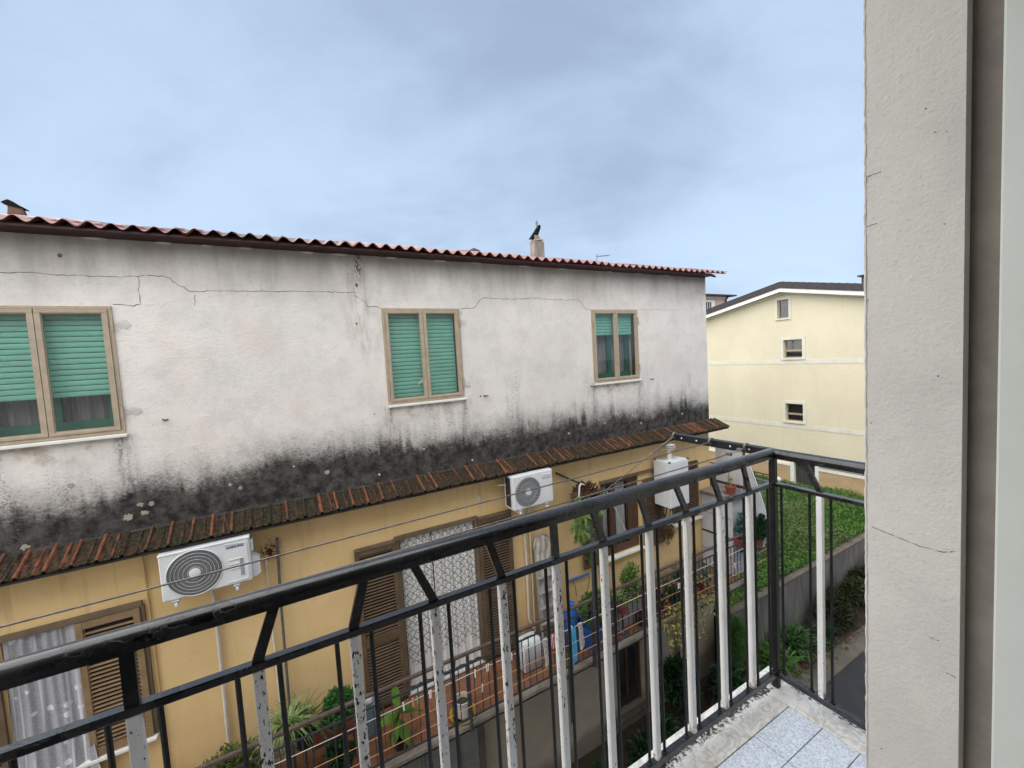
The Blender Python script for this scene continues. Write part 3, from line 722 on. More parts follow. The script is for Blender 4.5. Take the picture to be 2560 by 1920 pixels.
# pent roof with single tiles
pent = part('pent_roof', MB().prism([(6.31, -1.80), (5.975, -1.935), (5.975, -1.96), (6.31, -1.90)], 'x', HX0, 9.10), 'slab_edge_dark', house)
def tile_mesh(v):
    rs = random.Random(v); Wt = .208; L = .37; prof = []
    for k in range(25):
        u = -Wt/2+Wt*k/24; h = 0
        d = (u+Wt/2-.03)/.022
        if abs(d) < 1: h = .027*math.cos(d*math.pi/2)**.8
        d = (u-.045)/.014
        if abs(d) < 1: h = max(h, .014*math.cos(d*math.pi/2))
        prof.append((u, h))
    mb = MB(); rows = [0, .03, .08, .14, .21, .29, L]
    def hh(u, h, j): return h + (.005 if h < .012 else .001)*(math.sin(u*75+j*23+v*2)+rs.uniform(-1, 1)) - (rs.uniform(0, .008) if j == 0 else 0)
    for side in (0, 1):
        for j in rows:
            for (u, h) in prof: mb.v.append((u, j, (hh(u, h, j) if not side else h-.016) + j*.4))
    n = 25; o = len(rows)*n
    for j in range(len(rows)-1):
        for i in range(24):
            a = j*n+i; mb.f.append((a, a+1, a+1+n, a+n)); mb.f.append((o+a, o+a+n, o+a+n+1, o+a+1))
    for i in range(24): mb.f.append((i, o+i, o+i+1, i+1))
    for j in range(len(rows)-1):
        for i in (0, 24): a = j*n+i; mb.f.append((a, a+n, o+a+n, o+a))
    return mk('roof_tile', mb.v, mb.f, 'mossy_tile', False)
TM = [tile_mesh(v) for v in range(4)]
xt = HX0+.1; i = 0
while xt < 9.06:
    inst('roof_tile', TM[random.randrange(4)], (xt, 5.945+random.uniform(-.014, .012), -1.897+random.uniform(-.004, .005)), pent, Euler((random.uniform(-.01, .01), random.uniform(-.012, .012), random.uniform(-.025, .025))))
    xt += .1985; i += 1
part('mortar_fillet', MB().prism([(6.302, -1.735), (6.275, -1.760), (6.302, -1.80)], 'x', HX0, 8.86), 'slab_edge_dark', pent)

# ------------------------------------------------------------------ shutters
def shutter(x0, x1, z0, z1, mids, mat, y0=6.235, pitch=.048, parent=None, hinge=None, lab=None):
    st = .062; y1 = y0+.038
    mb = MB().box(x0, x0+st, y0, y1, z0, z1, .004).box(x1-st, x1, y0, y1, z0, z1, .004)
    edges = [z0]+sorted(mids)+[z1]; rl = [(z0, z0+.10)]+[(m_-.07, m_+.07) for m_ in sorted(mids)]+[(z1-.075, z1)]
    for a, b in rl: mb.box(x0+st, x1-st, y0+.002, y1-.002, a, b)
    sh = part('shutter', mb, mat, parent or house)
    if lab: sh['label'] = lab
    wl = x1-x0-2*st+.01
    me = MB().loft([[(-wl/2, -.015, -.005), (-wl/2, -.013, -.0095), (-wl/2, .014, .0035), (-wl/2, .012, .008)], [(wl/2, -.015, -.005), (wl/2, -.013, -.0095), (wl/2, .014, .0035), (wl/2, .012, .008)]])
    lm = mk('louvre', me.v, me.f, mat)
    for (a, b) in zip(rl[:-1], rl[1:]):
        z = a[1]+.026
        while z < b[0]-.016: inst('louvre', lm, ((x0+x1)/2, (y0+y1)/2, z), sh); z += pitch
    part('louvre_gap_shade', MB().box(x0+st, x1-st, y1+.012, y1+.016, z0+.02, z1-.02), 'interior_black', sh)  # black sheet stands in for the shade between the louvres
    return sh
# left window
shutter(-2.145, -1.60, -4.20, -2.64, [], 'louvre_tan', lab='tan louvred shutter beside the floral lace curtain')
shutter(-3.30, -2.735, -4.20, -2.64, [], 'louvre_brown')
part('window_casing', MB().box(-3.32, -1.575, 6.255, 6.30, -2.636, -2.575, .006).box(-1.595, -1.565, 6.26, 6.30, -4.2, -2.637), 'casing_taupe', house)
part('window_sill', MB().box(-3.2, -1.57, 6.20, 6.50, -4.245, -4.205, .006), 'trim_white', house)
# french door
shutter(.755, 1.352, -5.09, -2.67, [-4.06], 'louvre_brown', lab='dark brown louvred shutter left of the scalloped lace curtain')
shutter(2.705, 3.335, -5.09, -2.67, [-4.06], 'louvre_brown', lab='dark brown louvred shutter right of the scalloped lace curtain')
part('door_casing', MB().box(1.335, 2.71, 6.25, 6.36, -2.665, -2.605, .005).box(2.655, 2.70, 6.262, 6.36, -5.14, -2.666).box(1.356, 1.40, 6.262, 6.36, -5.14, -2.666), 'casing_taupe', house)
part('door_sill', MB().box(1.36, 2.69, 6.26, 6.60, -5.148, -5.115, .006), 'putty', house)
for a, b in ((.755, 1.34), (2.72, 3.34)): part('shutter_cap', MB().box(a, b, 6.225, 6.296, -2.672, -2.640, .004), 'casing_taupe', house)
# right window behind the fern
shutter(4.87, 5.385, -4.20, -2.70, [], 'louvre_brown', lab='brown louvred shutter behind the staghorn fern')
shutter(6.545, 7.145, -4.24, -2.74, [], 'louvre_brown', lab='brown louvred shutter left of the white boiler cabinet')
fr_ = part('window', MB().box(5.41, 5.46, 6.34, 6.40, -4.16, -2.63).box(6.17, 6.45, 6.34, 6.40, -4.16, -2.63).box(5.46, 6.17, 6.341, 6.399, -4.16, -4.01).box(5.46, 6.17, 6.341, 6.399, -2.70, -2.63).box(5.67, 5.815, 6.335, 6.395, -4.009, -2.701), 'wood_brown', house)
for a, b in ((5.46, 5.67), (5.815, 6.17)): part('pane', MB().box(a, b, 6.360, 6.364, -4.01, -2.70), 'glass', fr_)
for a, b in ((5.46, 5.67), (5.815, 6.17)): part('sheer_curtain', MB().grid(lambda u, v: (a+(b-a)*u, 6.45+.014*math.sin(u*19+a), -4.02+1.33*v), 30, 1), 'sheer_curtain', fr_, True)
part('window_casing', MB().box(5.38, 7.15, 6.25, 6.30, -2.62, -2.565, .005), 'casing_taupe', house)
part('window_sill', MB().box(5.36, 6.50, 6.205, 6.45, -4.215, -4.165, .006), 'trim_white', house)
shutter(7.47, 7.915, -3.95, -2.66, [], 'louvre_brown', y0=6.28, lab='closed brown louvred shutter behind the boiler cabinet')
shutter(7.92, 8.37, -3.95, -2.66, [], 'louvre_brown', y0=6.28, lab='closed brown louvred shutter beside the tiled utility box')
part('window_sill', MB().box(7.42, 8.40, 6.205, 6.45, -4.01, -3.962, .006), 'trim_white', house)
# ground floor window, garage door
gw = part('window', MB().box(5.62, 5.66, 6.40, 6.46, -7.62, -6.05).box(6.36, 6.40, 6.40, 6.46, -7.62, -6.05).box(5.99, 6.03, 6.40, 6.46, -7.62, -6.05), 'wood_brown', house)
part('pane', MB().box(5.66, 6.36, 6.43, 6.434, -7.62, -6.05), 'dark_pane', gw)
part('sill', MB().box(5.25, 6.44, 6.18, 6.40, -7.70, -7.625, .008), 'kerb_concrete', gw)
gd = part('garage_door', MB().box(-1.0, 2.46, 6.262, 6.302, GZ+.05, -5.7), 'garage_green', house)
for k in range(11): part('door_rib', MB().box(-.9+.3*k, -.87+.3*k, 6.245, 6.263, GZ+.06, -5.72), 'garage_green', gd)
part('door_post', MB().box(2.47, 2.58, 6.25, 6.30, GZ, -5.7, .006), 'kerb_concrete', gd)

# curtains (they hang free in the openings)
def curtain(name, x0, x1, z0, z1, y, amp, freq, mat, label, zj=0, flare=0):
    mb = MB().grid(lambda u, v: (x0+(x1-x0)*u + flare*(1-v)**3*(u-.2), y+amp*math.sin(u*freq)*(.6+.4*(1-v))+amp*.5*math.sin(u*freq*2.3+1)-flare*.9*(1-v)**3, z0+zj*math.sin(u*14)+(z1-z0)*v), 120, 14)
    return solo(name, mb, mat, label, 'curtain', smooth=True)
curtain('lace_curtain', -2.71, -2.155, -4.52, -2.645, 6.30, .020, 17, 'lace_floral', 'grey floral lace curtain hanging out over the window sill', 0, .16)
curtain('lace_curtain', 1.425, 1.910, -5.05, -2.67, 6.325, .012, 26, 'lace_scallop', 'narrow left half of the scalloped white lace curtain in the balcony door')
curtain('lace_curtain', 1.926, 2.648, -5.05, -2.67, 6.325, .010, 30, 'lace_scallop', 'wide right half of the scalloped white lace curtain in the balcony door')

# ------------------------------------------------------------------ neighbour balcony
bal = thing('balcony', (3, 5.8, -5.24), 'terracotta floored balcony slab running along the ochre wall', 'balcony')
part('slab', MB().box(-5, 8.52, 5.36, 6.298, -5.24, -5.19), 'slab_concrete', bal)
tl = MB().box(-.148, .148, -.148, .148, -.012, .0, .002); tlm = mk('floor_tile', tl.v, tl.f, 'orange_floor')
for ix in range(45):
    for iy in range(3): inst('floor_tile', tlm, (-4.84+.3*ix, 5.52+.3*iy-.02, -5.152+random.uniform(-.001, .001)), bal)
part('floor_bed', MB().box(-5, 8.51, 5.365, 6.29, -5.189, -5.162), 'grout', bal)
part('edge_stone', MB().box(-5, 8.52, 5.27, 5.36, -5.20, -5.128, .012), 'slab_concrete', bal)
part('slab_fascia', MB().box(-5, 8.52, 5.30, 5.358, -5.25, -5.201), 'slab_edge_dark', bal)

nr = thing('balcony_railing', (3, 5.30, -5.2), 'low steel railing with brown top rail along the terracotta balcony', 'railing')
NY = 5.235
# (railing stands on the outer face of the slab)
kz = NY/5.35
part('top_rail', MB().box(-5, 8.50, NY-.022, NY+.022, -4.125*kz-.04, -4.125*kz, .006), 'rail_brown', nr)
part('second_rail', MB().box(-5, 8.50, NY-.008, NY+.008, -4.30*kz-.022, -4.30*kz), 'rail_steel', nr)
part('bottom_rail', MB().box(-5, 8.50, NY-.008, NY+.008, -5.09*kz-.022, -5.09*kz), 'rail_steel', nr)
bm_ = MB().bar((0, 0, -5.09*kz), (0, 0, -4.30*kz-.022), .012, .012); bme = mk('baluster', bm_.v, bm_.f, 'rail_steel')
for k in range(118):
    inst('baluster', bme, (-4.95+.113*k, NY, 0), nr)
for xp in (-3.9, -1.87, 2.02*kz, 4.2, 6.4, 8.47):
    part('post', MB().box(xp-.018, xp+.018, NY-.018, NY+.018, -5.28*kz-.02, -4.125*kz-.041), 'rail_steel', nr)
    part('bracket', MB().box(xp-.025, xp+.025, NY+.019, 5.30, -5.235, -5.205), 'rusty', nr)
part('corner_pole', MB().tube([(8.57, 5.30, -5.2), (8.57, 5.30, -2.22)], .03, 8), 'rusty', nr, True)
part('tall_pole', MB().tube([(4.20, NY-.04, -5.2), (4.25, NY-.02, -2.75)], .022, 8), 'rail_steel', nr, True)
part('end_rail', MB().box(8.48, 8.50, NY+.02, 6.25, -4.06, -4.02), 'rail_brown', nr)

# clothes lines and pegs
LZ = -4.20
for i, (yy, mt, lab) in enumerate(((5.04, 'rope_white', 'white clothes line closest to the balcony railing, most pegs on it'), (4.76, 'rope_orange', 'orange middle clothes line outside the balcony railing'), (4.55, 'rope_orange', 'orange outermost clothes line away from the balcony railing'))):
    pts = [(-4.6+13.0*k/26, yy, LZ-.006-.012*math.sin(k/26*math.pi*4)**2) for k in range(27)]
    solo('clothes_line', MB().tube(pts, .0042, 5), mt, lab, 'clothes line')
for i, xb in enumerate((-4.6, 4.2, 8.4)):
    solo('line_bracket', MB().box(xb-.012, xb+.012, 4.50, NY-.024, LZ-.034, LZ-.012).bar((xb, 4.52, LZ-.03), (xb, NY-.03, LZ-.34), .012, .012), 'rail_steel', ['clothes line bracket at the far hidden end of the railing', 'steel clothes line bracket on the pole by the blue pots', 'steel clothes line bracket at the end of the railing by the rusty pole'][i], 'bracket')
pg = MB().box(-.006, .006, -.005, -.001, -.058, .02, .002).box(-.006, .006, .001, .005, -.058, .02, .002).box(-.007, .007, -.003, .003, -.01, -.002)
PEG = {c: mk('clothes_peg', pg.v, pg.f, 'peg_'+c) for c in ('white', 'pink', 'green', 'blue', 'yellow')}
def peg(x, y, c, lab, grp=None, tilt=0):
    o = inst('clothes_peg', PEG[c], (x, y, LZ-.006), None, Euler((random.uniform(-.08, .08), tilt+random.uniform(-.1, .1), random.uniform(-.5, .5))))
    o.scale = (1.35, 1.2, 1.35); tag(o, lab, 'clothes peg', grp)
for x in (1.027, 1.36, 1.38, 1.999, 2.17, 2.198, 2.524, 2.565, 2.66, 2.685, 2.762): peg(x, 5.04, 'white', 'white plastic peg on the white clothes line between plant and jerrycan', 'white pegs on the inner line')
for x in (5.9, 5.94, 5.98, 6.22, 7.1, 7.33, 7.75): peg(x, 4.90 if x < 6.3 else 4.76, 'white', 'white plastic peg among the yellow leaves by the balcony end', 'white pegs by the yellow vine')
peg(1.148, 5.04, 'pink', 'pink clothes peg beside the green peg on the white line'); peg(1.202, 5.04, 'green', 'green clothes peg beside the pink peg on the white line')
peg(2.60, 5.04, 'blue', 'dark blue clothes peg between white pegs on the white line'); peg(1.976, 4.76, 'white', 'single white peg on the orange middle clothes line', None)
peg(3.63, 5.04, 'white', 'white peg holding the light blue cloth')
peg(8.02, 4.76, 'yellow', 'pale yellow clothes peg near the grey end of the railing', None, .3); peg(8.10, 4.76, 'blue', 'dark blue peg beside the pale yellow peg', None)
def cloth(name, poly, y, mat, lab, cat, th=.006):
    P_ = [(p[0], p[1]) for p in poly]; solo(name, MB().prism(P_, 'y', y-th/2, y+th/2), mat, lab, cat)
def drape(x0, x1, z0, z1, y, amp, taper=0):
    return MB().grid(lambda u, v: (x0+(x1-x0)*(u if v > .5 else (u-.5)*(1-taper*(1-2*v))+.5), y+amp*math.sin(u*9+v*4), z0+(z1-z0)*v), 14, 10)
cl_ = thing('blue_cloth', (3.64, 5.04, -4.9), 'light blue cloth with two long tails pegged to the clothes line', 'cloth')
part('cloth_top', drape(3.585, 3.70, -4.40, -4.20, 5.034, .008), 'cloth_blue', cl_, True)
part('tail', drape(3.582, 3.640, -4.86, -4.39, 5.030, .006), 'cloth_blue', cl_, True)
part('tail', drape(3.652, 3.712, -4.77, -4.39, 5.036, .006), 'cloth_blue', cl_, True)
def sock(x, y, lab):
    mb = MB(); prof = [(0, 0, .045), (.012, -.10, .042), (.02, -.22, .043), (.03, -.33, .05), (.025, -.40, .045), (.01, -.43, .02)]
    mb.loft([[(x+a+r_*math.cos(q), y+.014*math.sin(q), LZ+b) for q in [2*math.pi*k/10 for k in range(10)]] for a, b, r_ in prof]); solo('sock', mb, 'cloth_grey', lab, 'sock', smooth=True)
sock(3.79, 5.04, 'speckled grey sock drying beside the light blue cloth'); sock(3.135, 5.04, 'speckled grey sock drying beside the red striped cloth')
solo('striped_cloth', drape(3.20, 3.34, -4.40, -4.18, 5.04, .012, .3), 'cloth_red_stripe', 'small red and white striped cloth on the clothes line', 'cloth', smooth=True)

# ------------------------------------------------------------------ air conditioners
def ac_unit(x0, x1, z0, z1, yf, yb, fc, fr, kind, label):
    a = thing('air_conditioner', ((x0+x1)/2, (yf+yb)/2, z0-.06), label, 'air conditioner')
    part('casing', MB().box(x0, x1, yf, yb, z0, z1, .014), 'white_plastic', a)
    cx_, cz = fc
    part('fan_opening', MB().lathe([(fr, -.004), (fr, .0)], (cx_, yf, cz), 48, 'y'), 'grille_dark' if kind == 1 else 'grille_dark', a)
    gr = MB()
    rings = [fr*q for q in ((.26, .42, .58, .72, .86) if kind == 1 else (.62, .97))]
    for r_ in rings: gr.loft([[(cx_+(r_+dr_)*math.cos(q), yf-.012+dy_, cz+(r_+dr_)*math.sin(q)) for dr_, dy_ in ((-.0016, 0), (0, -.0025), (.0016, 0), (0, .0025))] for q in [2*math.pi*k/48 for k in range(49)]], False)
    part('guard_ring', gr, 'white_plastic', a, True)
    sp = MB(); ns = 150 if kind == 1 else 40
    for k in range(ns):
        q = 2*math.pi*k/ns; q2 = q+(.5 if kind == 1 else .45); n_ = 4; wd = .0009 if kind == 1 else .0042
        pts = [(cx_+rr*math.cos(q+(q2-q)*f), yf-.009, cz+rr*math.sin(q+(q2-q)*f)) for f, rr in [(i/n_, fr*(.2+.79*i/n_)) for i in range(n_+1)]]
        for p, p2 in zip(pts[:-1], pts[1:]):
            d = Vector((p2[0]-p[0], 0, p2[2]-p[2])).normalized(); s_ = Vector((-d.z, 0, d.x))*wd*(.35+.65*math.hypot(p[0]-cx_, p[2]-cz)/fr)
            sp.add([(p[0]-s_.x, p[1], p[2]-s_.z), (p[0]+s_.x, p[1], p[2]+s_.z), (p2[0]+s_.x, p2[1], p2[2]+s_.z), (p2[0]-s_.x, p2[1], p2[2]-s_.z)], [(0, 1, 2, 3)])
    s_ob = part('guard_spokes', sp, 'grille_white' if kind == 1 else 'white_plastic', a); s_ob['kind'] = 'stuff'
    part('hub_cap', MB().lathe([(fr*.21, -.014), (fr*.21, -.020), (fr*.16, -.024)], (cx_, yf, cz), 28, 'y'), 'white_plastic', a, True)
    if kind == 1:
        gr2 = MB().loft([[(cx_+(fr+dr_)*math.cos(q), yf+dy_, cz+(fr+dr_)*math.sin(q)) for dr_, dy_ in ((-.006, -.001), (0, -.012), (.008, -.001))] for q in [2*math.pi*k/64 for k in range(65)]], False); part('shroud_rim', gr2, 'white_plastic', a, True)
    for xq in (x0+.14*(x1-x0), x1-.19*(x1-x0)):
        part('foot', MB().box(xq-.035, xq+.035, yf-.02, yb+.02, z0-.028, z0-.002, .004), 'aluminium', a)
        part('wall_bracket', MB().box(xq-.014, xq+.014, yf-.03, 6.298, z0-.066, z0-.03, .003).box(xq-.013, xq+.013, 6.27, 6.298, z0-.029, z0+.28), 'white_plastic', a)
    return a
ac = ac_unit(-1.315, -.452, -2.515, -1.978, 5.90, 6.20, (-1.0, -2.256), .262, 1, 'wide white air conditioner with ringed fan guard and blue lettering')
part('top_lid', MB().box(-1.32, -.447, 5.893, 6.205, -1.999, -1.972, .008), 'white_plastic', ac)
part('service_panel', MB().prism([(-.70, -2.48), (-.50, -2.48), (-.482, -2.462), (-.482, -2.03), (-.70, -2.012), (-.70, -2.02), (-.492, -2.036), (-.492, -2.458), (-.505, -2.472), (-.70, -2.472)], 'y', 5.892, 5.899), 'white_plastic', ac)
for k in range(3): part('vent_rib', MB().box(-.675, -.575 if k else -.535, 5.889, 5.899, -2.215-.055*k, -2.207-.055*k, .002), 'white_plastic', ac)
part('rating_label', MB().box(-.565, -.528, 5.8965, 5.8995, -2.425, -2.222), 'grey_print', ac)
part('valve_cover', MB().prism([(-.451, -2.25), (-.37, -2.31), (-.37, -2.49), (-.42, -2.52), (-.451, -2.52)], 'y', 6.0, 6.13), 'white_plastic', ac)
part('side_handle', MB().box(-.451, -.425, 5.97, 6.12, -2.19, -2.05, .006), 'white_plastic', ac)
fc_ = bpy.data.curves.new('lettering', 'FONT'); fc_.body = 'SAMSUNG'; fc_.size = .046; fc_.extrude = .0008; fc_.offset = .0012; fc_.space_character = 1.08
fo = bpy.data.objects.new('tmp', fc_); COL.objects.link(fo); bpy.context.view_layer.update()
fm = bpy.data.meshes.new_from_object(fo.evaluated_get(bpy.context.evaluated_depsgraph_get())); bpy.data.objects.remove(fo)
wd = max(v.co.x for v in fm.vertices)
fm.materials.clear(); fm.materials.append(MATS['brand_blue']); fm.transform(Matrix.Diagonal((.172/wd, .82, 1, 1)))
inst('lettering', fm, (-.688, 5.8975, -2.071), ac, Euler((R(90), 0, 0)))
ac2 = ac_unit(3.185, 3.975, -2.516, -1.952, 5.85, 6.15, (3.472, -2.25), .246, 2, 'squarer white air conditioner with radial spoked fan guard by the fern')
part('side_coil', MB().box(3.1825, 3.186, 5.93, 6.10, -2.48, -1.985), 'grille_dark', ac2)
part('side_cover', MB().box(3.974, 4.0, 5.9, 6.08, -2.36, -2.12, .008), 'white_plastic', ac2)
part('grip', MB().box(3.745, 3.94, 5.843, 5.851, -2.035, -2.012, .003), 'white_plastic', ac2)
part('lower_seam', MB().box(3.76, 3.93, 5.8475, 5.8505, -2.492, -2.486), 'grey_print', ac2)
bl = MB(); rs = random.Random(3)
for k in range(9): bl.box(3.768+.0185*k, 3.768+.0185*k+rs.uniform(.009, .014), 5.8478, 5.8502, -2.088, -2.088+rs.choice((.016, .016, .024)))
part('lettering', bl, 'grey_print', ac2)
part('wall_pipe', MB().tube([(3.06, 6.17, -2.13), (3.19, 6.10, -2.13)], .018, 8), 'white_pipe', ac2, True)
# boiler cabinet
bo = thing('boiler_cabinet', (7.1, 5.98, -3.32), 'white boxed gas boiler with capped flue on the ochre wall', 'boiler')
part('cabinet', MB().box(6.83, 7.415, 5.80, 6.22, -3.315, -2.352, .01), 'white_plastic', bo)
part('door_panel', MB().box(6.845, 7.40, 5.792, 5.7995, -3.29, -2.40, .004), 'white_plastic', bo)
for xq, yq, zq in ((6.845, 5.81, -2.348), (7.40, 5.81, -2.348), (6.845, 6.19, -2.348), (6.845, 5.81, -3.33), (7.40, 5.81, -3.33)): part('corner_clip', MB().box(xq-.018, xq+.018, yq-.022, yq+.018, zq-.012, zq+.012), 'black_plastic', bo)
part('flue_pipe', MB().lathe([(.052, 0), (.052, .22)], (7.10, 6.02, -2.352), 18), 'white_pipe', bo, True)
part('flue_cap', MB().lathe([(.055, 0), (.12, .0), (.125, .012), (.07, .02), (.07, .035), (.12, .035), (.125, .047), (.07, .055), (.07, .07), (.115, .07), (.12, .085), (.04, .105)], (7.10, 6.02, -2.125), 22), 'white_pipe', bo, True)
part('pipe_stub', MB().tube([(7.05, 6.1, -3.32), (7.05, 6.1, -3.55), (7.06, 6.24, -3.75)], .014, 7).tube([(7.18, 6.1, -3.32), (7.18, 6.15, -3.9)], .012, 7), 'rusty', bo, True)

# pipes and conduits on the ochre wall
def pipe(name, pts, r, mat, lab, cat='pipe', n=8): return solo(name, MB().tube(pts, r, n), mat, lab, cat, smooth=True)
pipe('drain_pipe', [(-.925, 6.22, -2.60), (-.905, 6.272, -2.75), (-.91, 6.272, -3.8), (-.916, 6.272, -5.14)], .021, 'white_pipe', 'white drain pipe below the air conditioner with blue lettering')
pipe('conduit', [(-.322, 6.275, -2.46), (-.32, 6.275, -3.0), (-.321, 6.275, -5.1)], .014, 'white_pipe', 'thin white conduit left of the grey steel pole')
pipe('steel_pole', [(-.172, 6.24, -2.19), (-.20, 6.24, -3.1), (-.222, 6.24, -5.14)], .017, 'galvanised', 'grey galvanised pole on the ochre wall', 'pole')
pipe('conduit', [(-1.535, 6.285, -2.0), (-1.527, 6.285, -2.4), (-1.515, 6.285, -5.1)], .011, 'conduit_ochre', 'ochre painted conduit right of the tan shutter')
pipe('drain_pipe', [(3.59, 6.20, -2.6), (3.59, 6.265, -2.75), (3.604, 6.265, -3.7), (3.58, 6.262, -4.70), (3.64, 6.22, -4.87)], .021, 'white_pipe', 'thicker white pipe with bent foot beside the ladder')
pipe('conduit', [(3.705, 6.27, -2.55), (3.711, 6.27, -3.7), (3.70, 6.27, -5.05)], .014, 'white_pipe', 'thinner straight white pipe beside the ladder')
pipe('water_pipe', [(4.49, 6.25, -4.295), (4.75, 6.25, -4.30), (4.99, 6.25, -4.308)], .022, 'blue_pipe', 'blue pipe fixed flat on the wall above the blue pots')
for i, (xa, za, xb, zb) in enumerate(((4.578, -4.32, 4.60, -4.60), (4.965, -4.33, 4.85, -4.62))): pipe('hanging_cable', [(xa, 6.22, za), ((xa+xb)/2+.02, 6.20, (za+zb)/2), (xb, 6.18, zb)], .006, 'black_plastic', ['short black cable hanging from the left end of the blue pipe', 'short black cable hanging from the right end of the blue pipe'][i], 'cable', 6)
pipe('gas_pipe', [(5.36, 6.26, -4.285), (6.30, 6.26, -4.275), (6.51, 6.26, -4.262), (7.0, 6.26, -4.25)], .014, 'yellow_pipe', 'yellow gas pipe running under the brown window')
pipe('wooden_stick', [(4.462, 6.26, -3.96), (4.43, 6.24, -4.29)], .012, 'rusty', 'short brown stick leaning on the wall by the blue pipe', 'stick', 6)
solo('valve', MB().lathe([(.03, 0), (.03, .05), (.012, .052), (.012, .08), (.035, .08), (.035, .095)], (5.30, 6.19, -4.36), 14, 'y'), 'aluminium', 'small round water meter below the brown window', 'meter', smooth=True)
solo('junction_patch', MB().loft(lump((2.78, 6.30, -2.36), (.035, .02, .07), 12, 5)).tube([(2.78, 6.297, -1.96), (2.78, 6.297, -2.30)], .003, 5), 'putty', 'grey sealed cable outlet hanging below the pent roof', 'cable outlet', smooth=True)

# ------------------------------------------------------------------ things standing on the balcony
FZ = -5.15
def potted(name, c, r0, r1, h, fol, folmat, lab, potmat='terracotta_pot', stem=None):
    p = thing(name, c, lab, 'plant'); part('pot', potmb(c, r0, r1, h), potmat, p, True)
    part('foliage', fol, folmat, p)
    if stem is not None: part('stem', stem, 'plant_stem', p, True)
    return p
def npl(vf): return (vf[0].tolist(), [tuple(f) for f in vf[1].tolist()])
# trough with mint, spider plant and long leaves, raised on a stand
tp = thing('planter_trough', (.26, 5.75, FZ), 'raised dark red trough packed with small mint green leaves', 'plant')
part('trough', MB().loft([[(a, b, z) for a, b in ((-.02+i, 5.66+i), (.54-i, 5.66+i), (.54-i, 5.84-i), (-.02+i, 5.84-i))] for z, i in ((-4.78, .02), (-4.62, 0), (-4.62, .015), (-4.66, .02))]), 'terracotta_pot', tp)
part('foliage', npl(bush((.28, 5.74, -4.42), (.31, .19, .24), 2600, .055, .034)), 'leaf_mint', tp)
part('stand', MB().box(0, .52, 5.67, 5.69, -4.80, -4.782).box(0, .02, 5.67, 5.83, FZ, -4.781).box(.50, .52, 5.67, 5.83, FZ, -4.781), 'rail_steel', tp)
sp_ = thing('spider_plant', (-.22, 5.75, FZ), 'spider plant with pale striped arching leaves in a raised pot', 'plant')
part('pot', potmb((-.20, 5.72, -4.60), .09, .125, .22), 'terracotta_pot', sp_, True)
part('foliage', ribbons((-.24, 5.66, -4.36), 130, .46, .024, 1.0), 'leaf_spider', sp_)
part('stand', MB().lathe([(.10, 0), (.012, .02), (.012, .52), (.11, .55)], (-.20, 5.72, FZ), 14), 'rail_steel', sp_)
sp2 = thing('lily_plant', (-.03, 5.70, FZ), 'dark green long leaved plant drooping between spider plant and mint trough', 'plant')
part('pot', potmb((-.07, 5.66, -4.66), .08, .11, .20), 'black_plastic', sp2, True)
part('foliage', ribbons((-.06, 5.66, -4.46), 120, .50, .014, 1.1), 'leaf_long', sp2)
part('stand', MB().lathe([(.08, 0), (.012, .02), (.012, .46), (.09, .49)], (-.07, 5.66, FZ), 14), 'rail_steel', sp2)
lb = thing('bushy_plant', (-.85, 5.72, FZ), 'olive green bushy plant against the foot of the ochre wall', 'plant')
part('pot', potmb((-.85, 5.74, FZ), .16, .21, .36), 'terracotta_pot', lb, True)
part('foliage', npl(bush((-.85, 5.72, -4.58), (.40, .25, .30), 2200, .085, .034)), 'leaf_olive', lb)
for i, (c, r_) in enumerate((((-.55, 5.6, -4.75), (.22, .2, .18)), ((-1.3, 5.7, -4.85), (.3, .2, .2)))):
    q = thing('trailing_plant', (c[0], c[1], FZ), ['low trailing plant with dry stems under the spider plant', 'low green plant left of the olive bushy plant'][i], 'plant')
    part('pot', potmb((c[0], c[1], FZ), .12, .15, .25), 'black_plastic', q, True); part('foliage', npl(bush(c, r_, 900, .08, .025)), ['leaf_olive', 'leaf_green'][i], q)
dk = thing('dark_shrub', (.30, 5.52, FZ), 'dark leafy potted shrub below the red trough', 'plant')
part('pot', potmb((.30, 5.52, FZ), .12, .15, .22), 'black_plastic', dk, True); part('foliage', npl(bush((.30, 5.50, -4.88), (.20, .14, .16), 700, .07, .035)), 'leaf_dark', dk)
# big-leaved plant with single leaves
bg_ = thing('broadleaf_plant', (1.04, 5.52, FZ), 'small potted plant with large glossy oval leaves near the brown shutter', 'plant')
part('pot', potmb((1.04, 5.52, FZ), .085, .115, .17), 'black_plastic', bg_, True)
part('stem', MB().tube([(1.04, 5.52, FZ+.15), (1.05, 5.51, -4.85), (1.06, 5.52, -4.62)], [.010, .008, .005], 7), 'plant_stem', bg_, True)
lf = MB(); 
for i in range(7):
    f = i/6; wv = .05*max(.02, math.sin(math.pi*f**.8))**.85; lf.v += [(f*.23, -wv, .012-.05*f*f), (f*.23, 0, -.05*f*f), (f*.23, wv, .012-.05*f*f)]
lf.f = [(3*i+k, 3*i+k+1, 3*i+k+4, 3*i+k+3) for i in range(6) for k in (0, 1)]
LFM = mk('leaf', lf.v, lf.f, 'leaf_glossy', True)
for i, (az, el, z, sc) in enumerate(((200, 8, -4.68, 1.0), (340, 10, -4.70, 1.0), (260, 50, -4.62, .9), (285, -35, -4.78, 1.05), (225, -40, -4.80, .9), (320, -50, -4.86, 1.0), (265, -65, -4.90, 1.05), (20, 20, -4.72, .8), (95, 65, -4.60, .9), (150, 10, -4.76, .8), (310, 30, -4.66, .8), (240, -20, -4.72, .85), (290, -80, -4.95, .8))):
    o = inst('leaf', LFM, (1.05, 5.515, z), bg_, Euler((random.uniform(-.5, .5), -R(el), R(az)))); o.scale = (sc*1.35,)*3
